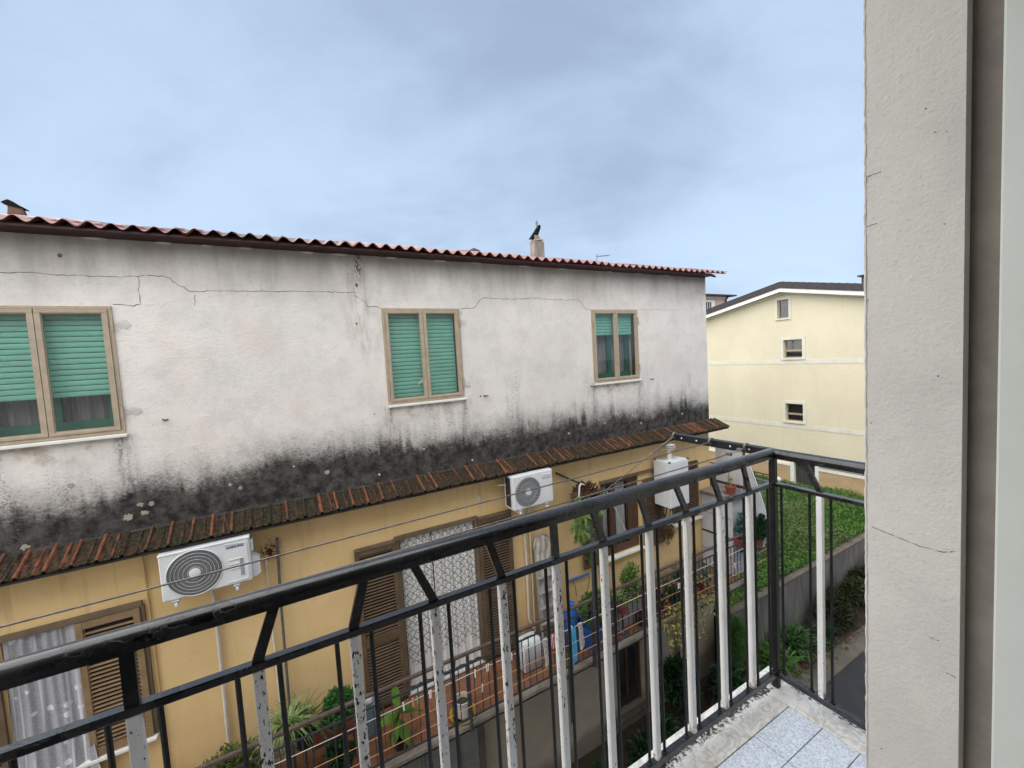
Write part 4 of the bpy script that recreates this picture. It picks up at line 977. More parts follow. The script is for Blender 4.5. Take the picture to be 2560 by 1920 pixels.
solo('plastic_bag', MB().loft(lump((.735, 5.96, -4.66), (.075, .08, .07), 12, 9)), 'bucket_white', 'crumpled white bag on the blue grey box by the shutter', 'bag', smooth=True)
solo('storage_box', MB().box(.62, .86, 5.86, 6.10, FZ, -4.72, .012), 'grey_blue_plastic', 'blue grey plastic box against the wall by the brown shutter', 'box')
# bucket with yellow broom and tray
bk = thing('paint_bucket', (1.95, 5.48, FZ), 'white paint bucket with pink print standing in a yellow tray', 'bucket')
part('shell', MB().lathe([(.095, .03), (.115, .255), (.122, .257), (.122, .275), (.108, .275), (.104, .20), (.0, .19)], (1.95, 5.48, FZ), 24), 'bucket_white', bk, True)
part('contents', MB().lathe([(.0, .225), (.09, .215), (.1, .195)], (1.95, 5.48, FZ), 18), 'compost', bk, True)
part('print', MB().loft([[(1.95+.113*math.cos(q)*(1+.02*0)+.0, 5.48+.113*math.sin(q), FZ+.10), (1.95+.1165*math.cos(q), 5.48+.1165*math.sin(q), FZ+.22)] for q in [R(-70+10*k) for k in range(7)]], False, False), 'pink_print', bk)
part('tray', MB().lathe([(.15, 0), (.19, .05), (.20, .05), (.16, -.0)], (1.95, 5.48, FZ+.004), 22), 'yellow_plastic', bk, True)
solo('broom', MB().tube([(1.86, 5.56, FZ+.05), (1.93, 5.72, -4.68), (1.95, 5.75, -4.60)], .011, 8), 'yellow_plastic', 'yellow broom handle standing behind the paint bucket', 'broom', smooth=True)
solo('black_stick', MB().tube([(1.955, 5.752, -4.60), (1.99, 5.78, -4.44)], .013, 8), 'black_plastic', 'black grip on top of the yellow broom handle', 'handle', smooth=True)
# jerrycan
jc = thing('jerrycan', (3.28, 5.78, FZ), 'translucent white plastic jerrycan with blue cap', 'jerrycan')
part('body', MB().loft([[(3.28+sx*(w_/2-c_*(abs(sy) > .99)) if False else 3.28+px*w_/2, 5.78+py*d_/2, FZ+z) for px, py in ((-.85, -1), (.85, -1), (1, -.8), (1, .8), (.85, 1), (-.85, 1), (-1, .8), (-1, -.8))] for z, w_, d_ in ((0, .34, .22), (.03, .38, .26), (.40, .38, .26), (.48, .34, .23), (.52, .20, .15))]), 'jerrycan_plastic', jc, True)
part('handle', MB().tube([(3.17, 5.76, -4.66), (3.19, 5.76, -4.60), (3.31, 5.76, -4.60), (3.34, 5.76, -4.66)], .016, 8), 'jerrycan_plastic', jc, True)
part('cap', MB().lathe([(.035, 0), (.035, .05), (.03, .055)], (3.42, 5.80, -4.70), 16), 'peg_blue', jc, True)
# folded ladder wrapped in film
ld = thing('step_ladder', (3.9, 6.1, FZ), 'film wrapped aluminium step ladder leaning on the ochre wall', 'ladder')
for s_ in (-1, 1):
    part('rail', MB().bar((3.93+s_*.25, 5.98, FZ), (3.90+s_*.14, 6.20, -3.42), .045, .022), 'aluminium', ld)
for k in range(6):
    f = (k+.6)/6.6; w_ = .25-.11*f; yq = 5.98+.22*f; part('step', MB().box(3.93-.03*f-w_, 3.93-.03*f+w_, yq-.05, yq+.03, FZ+1.72*f-.012, FZ+1.72*f+.012, .003), 'aluminium', ld)
hp = [(3.90+.17*math.cos(q), 6.19, -3.42+.22*math.sin(q)) for q in [math.pi*k/10 for k in range(11)]]
part('hoop', MB().tube(hp, .018, 8), 'aluminium', ld, True)
part('film', MB().grid(lambda u, v: (3.75+.30*u+.012*math.sin(v*17), 6.17-.03*v+.02*math.sin(u*17+v*9), -3.22-1.55*v-.10*(2*u-1)**2*(1-v)), 12, 16), 'wrap_film', ld, True)
# blue pots and leafy plant
pb = thing('leafy_plant', (4.42, 5.60, FZ), 'leafy green plant in a large blue pot behind the drying clothes', 'plant')
part('pot', potmb((4.46, 5.62, FZ), .17, .23, .42, 22), 'blue_plastic', pb, True)
part('foliage', npl(bush((4.44, 5.58, -4.42), (.40, .26, .36), 1900, .095, .055)), 'leaf_green', pb)
solo('blue_jug', MB().lathe([(.09, 0), (.12, .05), (.12, .62), (.10, .72), (.06, .78), (.06, .84), (.07, .85), (.05, .86)], (4.10, 5.68, FZ), 20), 'blue_plastic', 'tall blue plastic container left of the leafy plant', 'container', smooth=True)
solo('green_post', MB().tube([(3.68, 5.20, -5.9), (3.68, 5.20, -4.42)], .035, 10), 'dark_green', 'dark green post between the drying socks', 'post', smooth=True)
# red trough with green plants under the brown window
rt = thing('planter_trough', (5.40, 5.70, FZ), 'raised red trough with light green plants below the brown window', 'plant')
part('trough', MB().loft([[(a, b, z) for a, b in ((5.06+i, 5.60+i), (5.72-i, 5.60+i), (5.72-i, 5.80-i), (5.06+i, 5.80-i))] for z, i in ((-4.74, .02), (-4.585, 0), (-4.585, .015), (-4.63, .02))]), 'terracotta_pot', rt)
part('stand', MB().box(5.08, 5.70, 5.62, 5.78, FZ, -4.742), 'interior_curtain', rt)
part('foliage', npl(bush((5.55, 5.72, -4.40), (.30, .2, .30), 1000, .085, .04)), 'leaf_fern', rt)
rt2 = thing('aloe_plant', (5.25, 5.64, FZ), 'pale green long leaf plant on a tall stand beside the red trough', 'plant')
part('pot', potmb((5.12, 5.52, -4.75), .08, .11, .17), 'rose_pot', rt2, True); part('foliage', ribbons((5.14, 5.55, -4.60), 40, .36, .030, 1.1), 'leaf_fern', rt2); part('stand', MB().lathe([(.09, 0), (.015, .02), (.015, .37), (.09, .40)], (5.12, 5.52, FZ), 12), 'rail_steel', rt2)
for i, (x, y) in enumerate(((5.60, 5.50), (5.98, 5.55))): solo('black_pot', potmb((x, y, FZ), .09, .12, .2 if i == 0 else .5), 'black_plastic', ['small black pot hanging before the red trough', 'tall black pot right of the red trough'][i], 'pot', smooth=True)
# small clutter towards the end of the balcony
for i, (x, y, z, n, L, sc, mt, pm, lab) in enumerate(((6.35, 5.55, -4.95, 500, .09, (.28, .2, .25), 'leaf_dark', 'terracotta_pot', 'dark potted plant behind the yellowing vine'), (6.95, 5.60, -4.85, 700, .08, (.3, .22, .35), 'leaf_dark', 'black_plastic', 'tall dark potted plant near the end of the railing'), (7.55, 5.62, -4.80, 260, .10, (.25, .2, .38), 'leaf_bluegreen', 'terracotta_pot', 'spiky blue green potted plant beside the white tiled utility box'))):
    q = thing('potted_plant', (x, y, FZ), lab, 'plant'); part('pot', potmb((x, y, FZ), .12, .15, .22), pm, q, True)
    part('foliage', npl(bush((x, y, z+.12), sc, n, L, .03)) if i < 2 else ribbons((x, y, FZ+.2), 46, .55, .022, 1.25), mt, q)
# yellowing vine over the railing
vn_ = thing('yellowing_vine', (6.7, 5.2, FZ), 'yellow leaved vine scrambling over the balcony railing and hanging down', 'plant')
stm = MB(); lp, ldv = [], []
for k in range(46):
    p = Vector((random.uniform(5.8, 7.5), random.uniform(5.10, 5.32), random.uniform(-5.1, -4.75))); d = Vector((random.uniform(-.5, .5), random.uniform(-.3, .1), random.uniform(.2, 1))); pts = [p.copy()]
    for _ in range(7):
        d = (d+Vector((random.uniform(-.5, .5), random.uniform(-.25, .2), random.uniform(-.75, .2)))).normalized(); p = p+d*.085; pts.append(p.copy())
        for _ in range(random.choice((1, 2, 2))): lp.append(p+Vector((random.uniform(-.03, .03), random.uniform(-.03, .03), random.uniform(-.03, .03)))); ldv.append(Vector((random.uniform(-1, 1), random.uniform(-1, .3), random.uniform(-.9, .3))))
    stm.tube(pts, .0045, 5)
for x0_ in (5.9, 6.1, 6.45, 6.8, 7.2):   # hanging strands
    p = Vector((x0_, 5.15, -5.05)); pts = [p.copy()]
    for _ in range(8):
        p = p+Vector((random.uniform(-.05, .05), random.uniform(-.03, .02), -.075)); pts.append(p.copy())
        for _ in range(2): lp.append(p.copy()); ldv.append(Vector((random.uniform(-1, 1), -random.random(), random.uniform(-.8, .2))))
    stm.tube(pts, .004, 5)
part('stems', stm, 'plant_stem', vn_)
lp = np.array([tuple(q) for q in lp]); ldv = np.array([tuple(q) for q in ldv]); n = len(lp)
Vv, Ff = leaves(lp, ldv, unit(n)*.5+np.array([0, -1, .4]), rng.uniform(.045, .085, n), rng.uniform(.035, .065, n), .12, .2)
part('foliage', (Vv.tolist(), [tuple(f) for f in Ff.tolist()]), 'leaf_yellow', vn_)
# staghorn fern on a hook
sf = thing('staghorn_fern', (4.55, 5.95, -3.4), 'hanging staghorn fern with forked pale green fronds', 'plant')
part('hook', MB().tube([(4.35, 6.298, -2.19), (4.60, 6.2, -2.34), (4.76, 6.12, -2.43)], .018, 8), 'rail_steel', sf, True)
part('wrapped_hook', MB().tube([(4.56, 5.90, -2.60), (4.58, 5.90, -2.40), (4.62, 5.90, -2.36), (4.70, 5.92, -2.40)], .017, 8), 'bucket_white', sf, True)
part('root_ball', MB().loft(lump((4.72, 6.05, -2.62), (.22, .2, .17), 14, 21)), 'dead_leaf', sf)
part('dead_fronds', npl(bush((4.74, 5.95, -2.56), (.26, .16, .17), 260, .12, .06)), 'dead_leaf', sf)
vs, fs = [], []
def frond(p, d, l, w_):
    s_ = d.cross(Vector((0, -1, .3))).normalized(); q = p; o = len(vs); K = 5; dd_ = d.copy()
    for k in range(K+1):
        f = k/K; ww = w_*(.35+.75*f); vs.extend([tuple(q-s_*ww*.5), tuple(q+s_*ww*.5)]); q = q+dd_*(l/K); dd_ = (dd_+Vector((0, 0, -.16))).normalized()
    fs.extend([(o+2*k, o+2*k+1, o+2*k+3, o+2*k+2) for k in range(K)])
    for a in (-.75, -.3, .15, .6):
        d2 = (dd_*math.cos(a)+s_*math.sin(a)).normalized(); o = len(vs); b = q-dd_*(l/K); ln = l*random.uniform(.3, .5); s2 = Vector((0, -1, 0)).cross(d2).normalized()
        vs.extend([tuple(b-s2*w_*.25), tuple(b+s2*w_*.25), tuple(b+d2*ln+s2*w_*.06+Vector((0, 0, -.02))), tuple(b+d2*ln-s2*w_*.06+Vector((0, 0, -.02)))]); fs.append((o, o+1, o+2, o+3))
for k in range(46):
    a = random.uniform(0, 2*math.pi); frond(Vector((4.66+random.uniform(-.14, .12), 5.90+random.uniform(-.08, .1), -2.66+random.uniform(-.2, .1))), Vector((math.cos(a)*.9-.25, -.35-.3*random.random(), random.uniform(-.9, .55))).normalized(), random.uniform(.14, .30), .075)
for k in range(30):
    a = random.uniform(0, 2*math.pi); frond(Vector((4.55+random.uniform(-.16, .12), 5.88+random.uniform(-.08, .1), -3.0+random.uniform(-.2, .15))), Vector((math.cos(a)*.8-.1, -.35, random.uniform(-1, .2))).normalized(), random.uniform(.13, .26), .075)
part('fronds', (vs, fs), 'leaf_fern', sf)
sf2 = thing('hanging_plant', (4.98, 6.10, -4.1), 'small trailing plant hanging on the brown shutter below the fern', 'plant')
part('foliage', npl(bush((4.96, 6.12, -3.80), (.12, .06, .34), 420, .06, .035)), 'leaf_olive', sf2); part('string', MB().tube([(4.98, 6.2, -3.4), (4.98, 6.14, -3.6)], .004, 5), 'wire', sf2)
db = thing('dried_bundle', (7.12, 6.1, -4.2), 'dried brown herb bundle hanging right of the brown window', 'dried plant')
part('stalks', npl(bush((7.12, 6.12, -3.92), (.13, .08, .24), 340, .12, .015, -.9)), 'dead_leaf', db); part('paper_wrap', MB().loft(lump((7.20, 6.16, -3.78), (.07, .05, .12), 10, 4)), 'sheer_curtain', db); part('string', MB().tube([(7.13, 6.29, -3.45), (7.12, 6.14, -3.75)], .004, 5), 'wire', db)

# utility box, partition panel, pots
ub = thing('utility_box', (8.75, 5.9, FZ), 'white tiled utility box with stone ledge at the end of the balcony', 'utility box')
part('body', MB().box(8.46, 9.02, 5.52, 6.29, -5.14, -3.43), 'box_tile', ub)
for k, z in enumerate((-3.86, -4.315, -4.74)): part('dark_strip' if k == 1 else 'tile_joint', MB().box(8.452, 8.46, 5.53, 6.288, z-(.02 if k == 1 else .003), z+(.02 if k == 1 else .003)), 'black_plastic' if k == 1 else 'grout', ub)
part('corner_trim', MB().box(8.44, 8.47, 5.71, 5.76, -5.14, -3.43), 'aluminium', ub)
part('ledge', MB().box(8.40, 9.03, 5.42, 6.29, -3.429, -3.36, .01), 'ledge_stone', ub)
pp = solo('partition_panel', MB().prism([(6.30, -2.40), (5.64, -2.42), (5.47, -2.72), (5.28, -3.21), (5.14, -3.67), (5.10, -4.12), (5.19, -4.5), (5.38, -4.75), (6.30, -5.10)], 'x', 9.04, 9.07), 'panel_white', 'white slanted partition panel behind the tiled utility box', 'panel')
solo('panel_rail', MB().box(9.02, 9.038, 5.55, 6.29, -2.44, -2.39).box(9.02, 9.038, 5.36, 6.29, -3.30, -3.24), 'rail_steel', 'grey rails holding the white partition panel', 'rail')
up_ = thing('yellowish_potted_plant', (8.72, 5.72, -3.36), 'thin yellow stemmed plant in terracotta pot on the stone ledge', 'plant')
part('pot', potmb((8.72, 5.72, -3.345), .08, .11, .15), 'terracotta_pot', up_, True); part('saucer', MB().lathe([(.10, 0), (.15, .02), (.14, .02), (.0, .008)], (8.72, 5.72, -3.36), 18), 'rose_pot', up_, True)
part('stem', MB().tube([(8.70, 5.72, -3.23), (8.66, 5.72, -3.05), (8.67, 5.72, -2.86)], .007, 6), 'plant_stem', up_); part('foliage', npl(bush((8.68, 5.71, -3.0), (.08, .07, .20), 90, .05, .025)), 'leaf_yellow', up_)
rp = thing('succulent_planter', (8.62, 5.38, -4.45), 'rose red planter of blue green succulents hung at the railing end', 'plant')
part('planter', MB().loft([[(a, b, z) for a, b in ((8.36+i, 5.28+i), (8.84-i, 5.28+i), (8.84-i, 5.46-i), (8.36+i, 5.46-i))] for z, i in ((-4.40, .02), (-4.22, 0), (-4.22, .015), (-4.26, .02))]), 'rose_pot', rp)
part('foliage', npl(bush((8.55, 5.38, -3.98), (.24, .13, .26), 700, .09, .045)), 'leaf_bluegreen', rp)
part('hanger', MB().box(8.40, 8.80, 5.262, 5.278, -4.42, -4.405).box(8.40, 8.80, 5.25, 5.29, -4.43, -4.421), 'rail_steel', rp)
rp2 = thing('jade_shrub', (8.97, 5.27, -4.5), 'dark green rounded shrub right of the blue green succulents', 'plant')
part('pot', potmb((8.97, 5.30, -4.52), .10, .13, .24), 'terracotta_pot', rp2, True); part('foliage', npl(bush((8.93, 5.26, -4.08), (.27, .17, .33), 1500, .075, .05)), 'leaf_dark', rp2)
part('hanger', MB().box(8.84, 9.10, 5.18, 5.42, -4.54, -4.521).box(8.50, 9.0, 5.38, 5.41, -4.56, -4.541), 'rail_steel', rp2)
solo('rusty_sheet', MB().add([(8.62, 5.80, -3.55), (8.82, 5.52, -3.44), (8.82, 5.54, -3.80), (8.70, 5.70, -3.90)], [(0, 1, 2, 3)]).add([(8.63, 5.81, -3.55), (8.83, 5.53, -3.44), (8.83, 5.55, -3.80), (8.71, 5.71, -3.90)], [(0, 1, 2, 3)]), 'cowl_terracotta', 'rust stained cloth hanging from the stone ledge', 'cloth')

# ------------------------------------------------------------------ plants below
def groundplant(name, c, r_, n, L, W_, mat, lab, rib=None):
    q = thing(name, (c[0], c[1], GZ+.05), lab, 'plant'); fol = npl(bush(c, r_, n, L, W_))
    if rib: fol = merge(fol, ribbons((c[0], c[1], c[2]-r_[2]*.4), rib, r_[2]*2.2, .035, 1.25, start=r_[0]*.6))
    part('foliage', fol, mat, q); part('stem', MB().tube([(c[0], c[1], GZ), (c[0]+.03, c[1], c[2])], [.03, .012], 6), 'plant_stem', q)
groundplant('ivy_bush', (7.0, 5.85, -7.35), (.42, .28, .75), 1300, .17, .10, 'leaf_dark', 'dark ivy bush climbing between the ground floor window and drain pipe')
groundplant('low_shrub', (5.75, 5.55, -7.75), (.75, .35, .42), 1500, .16, .08, 'leaf_dark', 'dark low shrub under the ground floor window sill')
groundplant('low_shrub', (4.4, 5.6, -7.85), (.6, .3, .3), 600, .15, .07, 'leaf_dark', 'dark low shrub left of the ground floor window')
groundplant('cypress_shrub', (8.75, 5.72, -7.05), (.30, .20, .75), 2600, .14, .022, 'leaf_green', 'feathery upright green shrub at the start of the retaining wall')
groundplant('broadleaf_weed', (8.2, 5.55, -7.55), (.5, .3, .6), 1000, .20, .09, 'leaf_dark', 'broad leaved dark weed left of the feathery shrub')
groundplant('lily_clump', (9.7, 5.5, -7.65), (.55, .3, .42), 900, .20, .06, 'leaf_green', 'strappy green lily clump at the foot of the retaining wall', 60)
groundplant('lily_clump', (10.9, 5.55, -7.65), (.6, .3, .45), 1000, .20, .06, 'leaf_long', 'dark strappy clump between lily clump and brown hedge', 60)
groundplant('brown_hedge', (13.2, 5.55, -7.5), (1.3, .36, .62), 4200, .15, .055, 'leaf_hedge', 'brownish green dense hedge along the retaining wall')
groundplant('fern_clump', (12.0, 5.42, -7.80), (.45, .24, .28), 700, .18, .045, 'leaf_dark', 'dark fern clump before the brownish hedge', 40)
groundplant('brown_hedge', (15.4, 5.6, -7.45), (1.2, .34, .65), 2600, .15, .055, 'leaf_hedge', 'far end of the hedge along the retaining wall')
solo('drain_pipe', MB().tube([(7.42, 6.22, -5.30), (7.40, 6.22, GZ+.1)], .05, 10), 'concrete', 'grey downpipe on the ground floor wall beside the ivy', 'pipe', smooth=True)
solo('iron_stake', MB().tube([(6.05, 6.05, -7.40), (6.02, 6.05, GZ+.1)], .012, 6), 'rail_steel', 'thin iron stake below the ground floor sill', 'stake')
solo('garden_stake', MB().tube([(8.75, 6.35, -6.35), (9.4, 6.6, -6.25), (10.6, 6.9, -6.30)], .018, 6), 'galvanised', 'thin grey pole lying on the grass by the house corner', 'pole')

# ================================================================== CREAM HOUSE
ch = thing('cream_house', (23, 10.3, -6.6), 'cream rendered gabled house with dark roof across the lawn', 'building')
CX = 20.0; YA = 10.32
gp = [(4.6, -6.75), (16.0, -6.75), (16.0, 1.02), (YA, 2.20), (4.6, 1.02)]
# gable wall with window holes: build as strips in y
holes = [(10.18, 10.66, 1.03, 1.85), (9.65, 10.42, -.77, .045), (9.645, 10.375, -3.62, -2.815), (9.18, 10.02, -6.48, -5.46)]
gm = MB(); ys = sorted({4.6, 16.0, YA, *[h[0] for h in holes], *[h[1] for h in holes]})
top = lambda y: 2.20-abs(y-YA)*.2068
for a, b in zip(ys[:-1], ys[1:]):
    hs = sorted([h for h in holes if h[0] <= (a+b)/2 <= h[1]], key=lambda h: h[2]); z = -6.75
    for h in hs+[None]:
        za, zb = (h[2], h[2]) if h else (top(a), top(b))
        gm.add([(CX, a, z), (CX, b, z), (CX, b, zb), (CX, a, za)], [(0, 1, 2, 3)])
        if h: z = h[3]
for h in holes:
    for p, q in (((h[0], h[2]), (h[1], h[2])), ((h[1], h[2]), (h[1], h[3])), ((h[1], h[3]), (h[0], h[3])), ((h[0], h[3]), (h[0], h[2]))):
        gm.add([(CX, *p), (CX, *q), (CX+.25, *q), (CX+.25, *p)], [(0, 1, 2, 3)])
part('gable_wall', gm, 'cream_render', ch)
for y in (4.6, 16.0): part('side_wall', MB().box(CX+.001, CX+9, y-.1, y, -6.75, 1.0), 'cream_render', ch)
part('interior', MB().box(CX+.9, CX+1, 4.7, 15.8, -6.7, .9), 'interior_black', ch)
rf = part('roof', MB().prism([(4.0, 1.30), (YA, 2.61), (16.6, 1.30), (16.6, 1.03), (YA, 2.34), (4.0, 1.03)], 'x', CX-.47, CX+9.3), 'roof_dark', ch)
part('verge_board', MB().prism([(4.0, 1.029), (YA, 2.339), (16.6, 1.029), (16.6, .865), (YA, 2.175), (4.0, .865)], 'x', CX-.44, CX-.40), 'fascia_white', rf)
part('soffit', MB().prism([(4.0, 1.02), (YA, 2.33), (16.6, 1.02), (16.6, .99), (YA, 2.30), (4.0, .99)], 'x', CX-.40, CX+.2), 'fascia_white', rf)
part('cornice', MB().prism([(4.3, .99), (YA, 2.235), (16.3, .99), (16.3, .87), (YA, 2.115), (4.3, .87)], 'x', CX-.09, CX-.002), 'fascia_white', rf)
for k in range(24):
    y = 4.2+.26*k; part('ridge_tile', MB().box(CX-.46, CX+3, y, y+.13, 2.60-abs(y-YA)*.2068-.01, 2.60-abs(y-YA)*.2068+.035, .01), 'roof_dark', rf)
for z0, z1 in ((-1.03, -.84), (-3.915, -3.735)): part('string_course', MB().box(CX-.012, CX-.002, 4.6, 16.0, z0, z1), 'band_dirty', ch)
def cwin(h, fw, bar):
    y0, y1, z0, z1 = h
    f = part('window', MB().box(CX-.018, CX-.002, y0-fw, y0, z0-fw, z1+fw).box(CX-.018, CX-.002, y1, y1+fw, z0-fw, z1+fw).box(CX-.017, CX-.002, y0, y1, z1, z1+fw).box(CX-.06, CX-.002, y0-fw*.6, y1+fw*.6, z0-.07, z0-.002), 'band_dirty', ch)
    mb = MB().box(CX+.12, CX+.16, y0, y0+.05, z0, z1).box(CX+.12, CX+.16, y1-.05, y1, z0, z1).box(CX+.121, CX+.159, y0, y1, z1-.05, z1).box(CX+.121, CX+.159, y0, y1, z0, z0+.05)
    if bar: mb.box(CX+.11, CX+.165, y0, y1, z0+.36*(z1-z0), z0+.46*(z1-z0))
    part('sash', mb, 'sash_tan', f); part('pane', MB().box(CX+.135, CX+.139, y0, y1, z0, z1), 'glass', f)
    part('curtain', MB().box(CX+.30, CX+.31, y0-.1, y1+.1, z0-.1, z1+.1), 'interior_black', f)
cwin(holes[0], .11, False); cwin(holes[1], .13, True); cwin(holes[2], .12, True)
dd_ = part('door', MB().box(CX-.06, CX-.002, 9.04, 9.18, -6.5, -5.33).box(CX-.06, CX-.002, 10.02, 10.18, -6.5, -5.33).box(CX-.059, CX-.002, 9.18, 10.02, -5.46, -5.33), 'trim_white', ch)
part('door_leaf', MB().box(CX+.1, CX+.14, 9.18, 10.02, -6.5, -5.46), 'gate_green', dd_)
for k in range(7): part('door_bar', MB().box(CX+.08, CX+.099, 9.22+.115*k, 9.25+.115*k, -6.48, -5.48), 'gate_green', dd_)
part('plinth', MB().box(CX-.05, CX-.002, 4.6, 9.04, -6.75, -5.66).box(CX-.05, CX-.002, 10.18, 16.0, -6.75, -5.66), 'tan_plinth', ch)
part('plinth_cap', MB().box(CX-.07, CX-.002, 4.6, 9.04, -5.659, -5.56).box(CX-.07, CX-.002, 10.18, 16.0, -5.659, -5.56), 'trim_white', ch)
part('wall_pipe', MB().tube([(CX-.08, 4.6, -5.49), (CX-.08, 9.0, -5.49)], .02, 6), 'galvanised', ch)
part('chimney', MB().box(CX+.2, CX+.8, 7.0, 7.6, 2.0, 2.30).box(CX+.1, CX+.9, 6.9, 7.7, 2.34, 2.40).box(CX+.3, CX+.7, 7.1, 7.5, 2.30, 2.341), 'roof_dark', ch)
lr = thing('low_railing', (19, 11, -6.5), 'low dark railing on a concrete kerb before the cream house', 'railing')
part('kerb', MB().box(18.9, 19.1, 10.4, 14, -6.6, -6.28), 'concrete', lr); part('rail', MB().box(18.98, 19.02, 10.4, 14, -6.02, -5.97), 'rusty', lr)
for k in range(9): part('post', MB().box(18.985, 19.015, 10.45+.4*k, 10.48+.4*k, -6.28, -6.02), 'rusty', lr)
solo('garden_lamp', MB().lathe([(.03, 0), (.03, .25), (.10, .27), (.12, .36), (.07, .45), (.0, .46)], (19.0, 10.2, -6.45), 14), 'bucket_white', 'small white garden lamp at the end of the low railing', 'lamp', smooth=True)
# pink house far behind
ph = thing('pink_house', (42, 33, GZ), 'pale pink house with white cornice far behind the roofs', 'building')
part('wall', MB().box(38, 45.93, 30, 38, GZ, 5.24), 'pink_render', ph)
part('cornice', MB().box(37.9, 46.0, 29.92, 38.1, 5.241, 5.47), 'fascia_white', ph)
part('roof', MB().box(37.5, 46.7, 29.3, 38.5, 5.471, 5.62), 'roof_dark', ph)
pw = part('window', MB().box(43.04, 43.58, 29.93, 29.998, 2.0, 5.02).box(41.3, 41.85, 29.93, 29.998, 2.0, 5.02).box(41.85, 43.04, 29.93, 29.998, 4.84, 5.02), 'trim_white', ph)
part('pane', MB().box(41.85, 43.04, 29.96, 29.99, 2.0, 4.84), 'dark_pane', pw)
for x in (41.85, 42.25, 42.65, 42.98): part('glazing_bar', MB().box(x, x+.06, 29.935, 29.958, 2.0, 4.84), 'trim_white', pw)
part('downpipe', MB().tube([(45.75, 29.8, 5.45), (45.55, 29.9, 5.1), (45.5, 29.9, 0)], .09, 8), 'roof_dark', ph)
part('pipe', MB().tube([(44.2, 29.9, 4.5), (44.9, 29.9, 4.6), (45.3, 29.9, 4.6)], .05, 6), 'roof_dark', ph)

# roof furniture
def roofz(y): return 1.6365+(y-6.0)*SL
cm_ = thing('chimney', (5.68, 8.55, roofz(8.5)-.05), 'square rendered chimney with black tilted wind cowl on the corrugated roof', 'chimney')
part('stack', MB().loft([[(a, b, z) for a, b in ((5.595, 8.5), (5.885, 8.5), (5.885, 8.69), (5.595, 8.69))] for z, i in ((roofz(8.5)-.05, 0), (2.735, 0))]).loft([[(5.595, 8.5, 2.735), (5.885, 8.5, 2.775), (5.885, 8.69, 2.775), (5.595, 8.69, 2.735)], [(5.64, 8.53, 2.80), (5.82, 8.53, 2.82), (5.82, 8.66, 2.82), (5.64, 8.66, 2.80)]]), 'chimney_render', cm_)
part('collar', MB().box(5.65, 5.79, 8.54, 8.65, 2.805, 2.885, .01), 'chimney_render', cm_)
part('cowl', MB().loft([[(x, y, z) for x, y, z in ((a, 8.55, b), (c_, 8.55, d_), (c_, 8.64, d_), (a, 8.64, b))] for a, b, c_, d_ in ((5.535, 2.79, 5.66, 2.80), (5.60, 2.875, 5.765, 2.90), (5.685, 2.98, 5.825, 3.03), (5.765, 3.09, 5.85, 3.10), (5.80, 3.14, 5.83, 3.145))]), 'cowl_black', cm_)
part('vane', MB().loft([[(5.765+r_*math.cos(q)*1.0, 8.6+.02*math.sin(q), z) for q in [2*math.pi*k/8 for k in range(8)]] for z, r_ in ((3.08, .008), (3.13, .012), (3.17, .035), (3.21, .042), (3.24, .02), (3.26, .003))]), 'antenna_metal', cm_, True)
lc = thing('terracotta_cowl', (-2.78, 8.0, roofz(8)-.03), 'sooty terracotta chimney cowl shaped like a bird on the roof', 'chimney')
part('base', MB().loft([[(a, 7.98, z), (b, 7.98, z), (b, 8.05, z), (a, 8.05, z)] for z, a, b in ((roofz(7.9)-.03, -2.88, -2.67), (2.30, -2.85, -2.715), (2.34, -2.85, -2.74))]), 'cowl_terracotta', lc)
part('hood', MB().prism([(-2.905, 2.365), (-2.85, 2.335), (-2.72, 2.305), (-2.67, 2.300), (-2.74, 2.345), (-2.79, 2.385), (-2.835, 2.41), (-2.87, 2.395)], 'y', 7.97, 8.06), 'cowl_black', lc)
solo('ridge_vent', MB().prism([(4.04, 2.45), (4.08, 2.50), (4.19, 2.56), (4.34, 2.515), (4.36, 2.46)], 'y', 8.9, 9.2), 'cowl_terracotta', 'small terracotta vent hood peeping over the roof left of the square chimney', 'vent')
at = thing('tv_antenna', (12.4, 14, 1.5), 'thin television antenna behind the corrugated roof', 'antenna')
part('mast', MB().tube([(12.38, 14, -1), (12.40, 14, 4.2)], .018, 6), 'antenna_metal', at); part('boom', MB().tube([(12.36, 14, 4.10), (13.12, 14, 4.19)], .012, 6), 'antenna_metal', at)
for k in range(9): part('element', MB().tube([(12.55+.065*k, 13.85, 4.125+.0075*k), (12.55+.065*k, 14.15, 4.125+.0075*k)], .005, 5), 'antenna_metal', at)
part('reflector', MB().tube([(12.47, 14, 4.0), (12.50, 14, 4.24)], .008, 5), 'antenna_metal', at)
hb = thing('grey_house', (14, 16, GZ), 'low plain house hidden behind the roof, under the antenna', 'building'); part('wall', MB().box(11.0, 14, 14.05, 17, GZ, -1), 'chimney_render', hb)

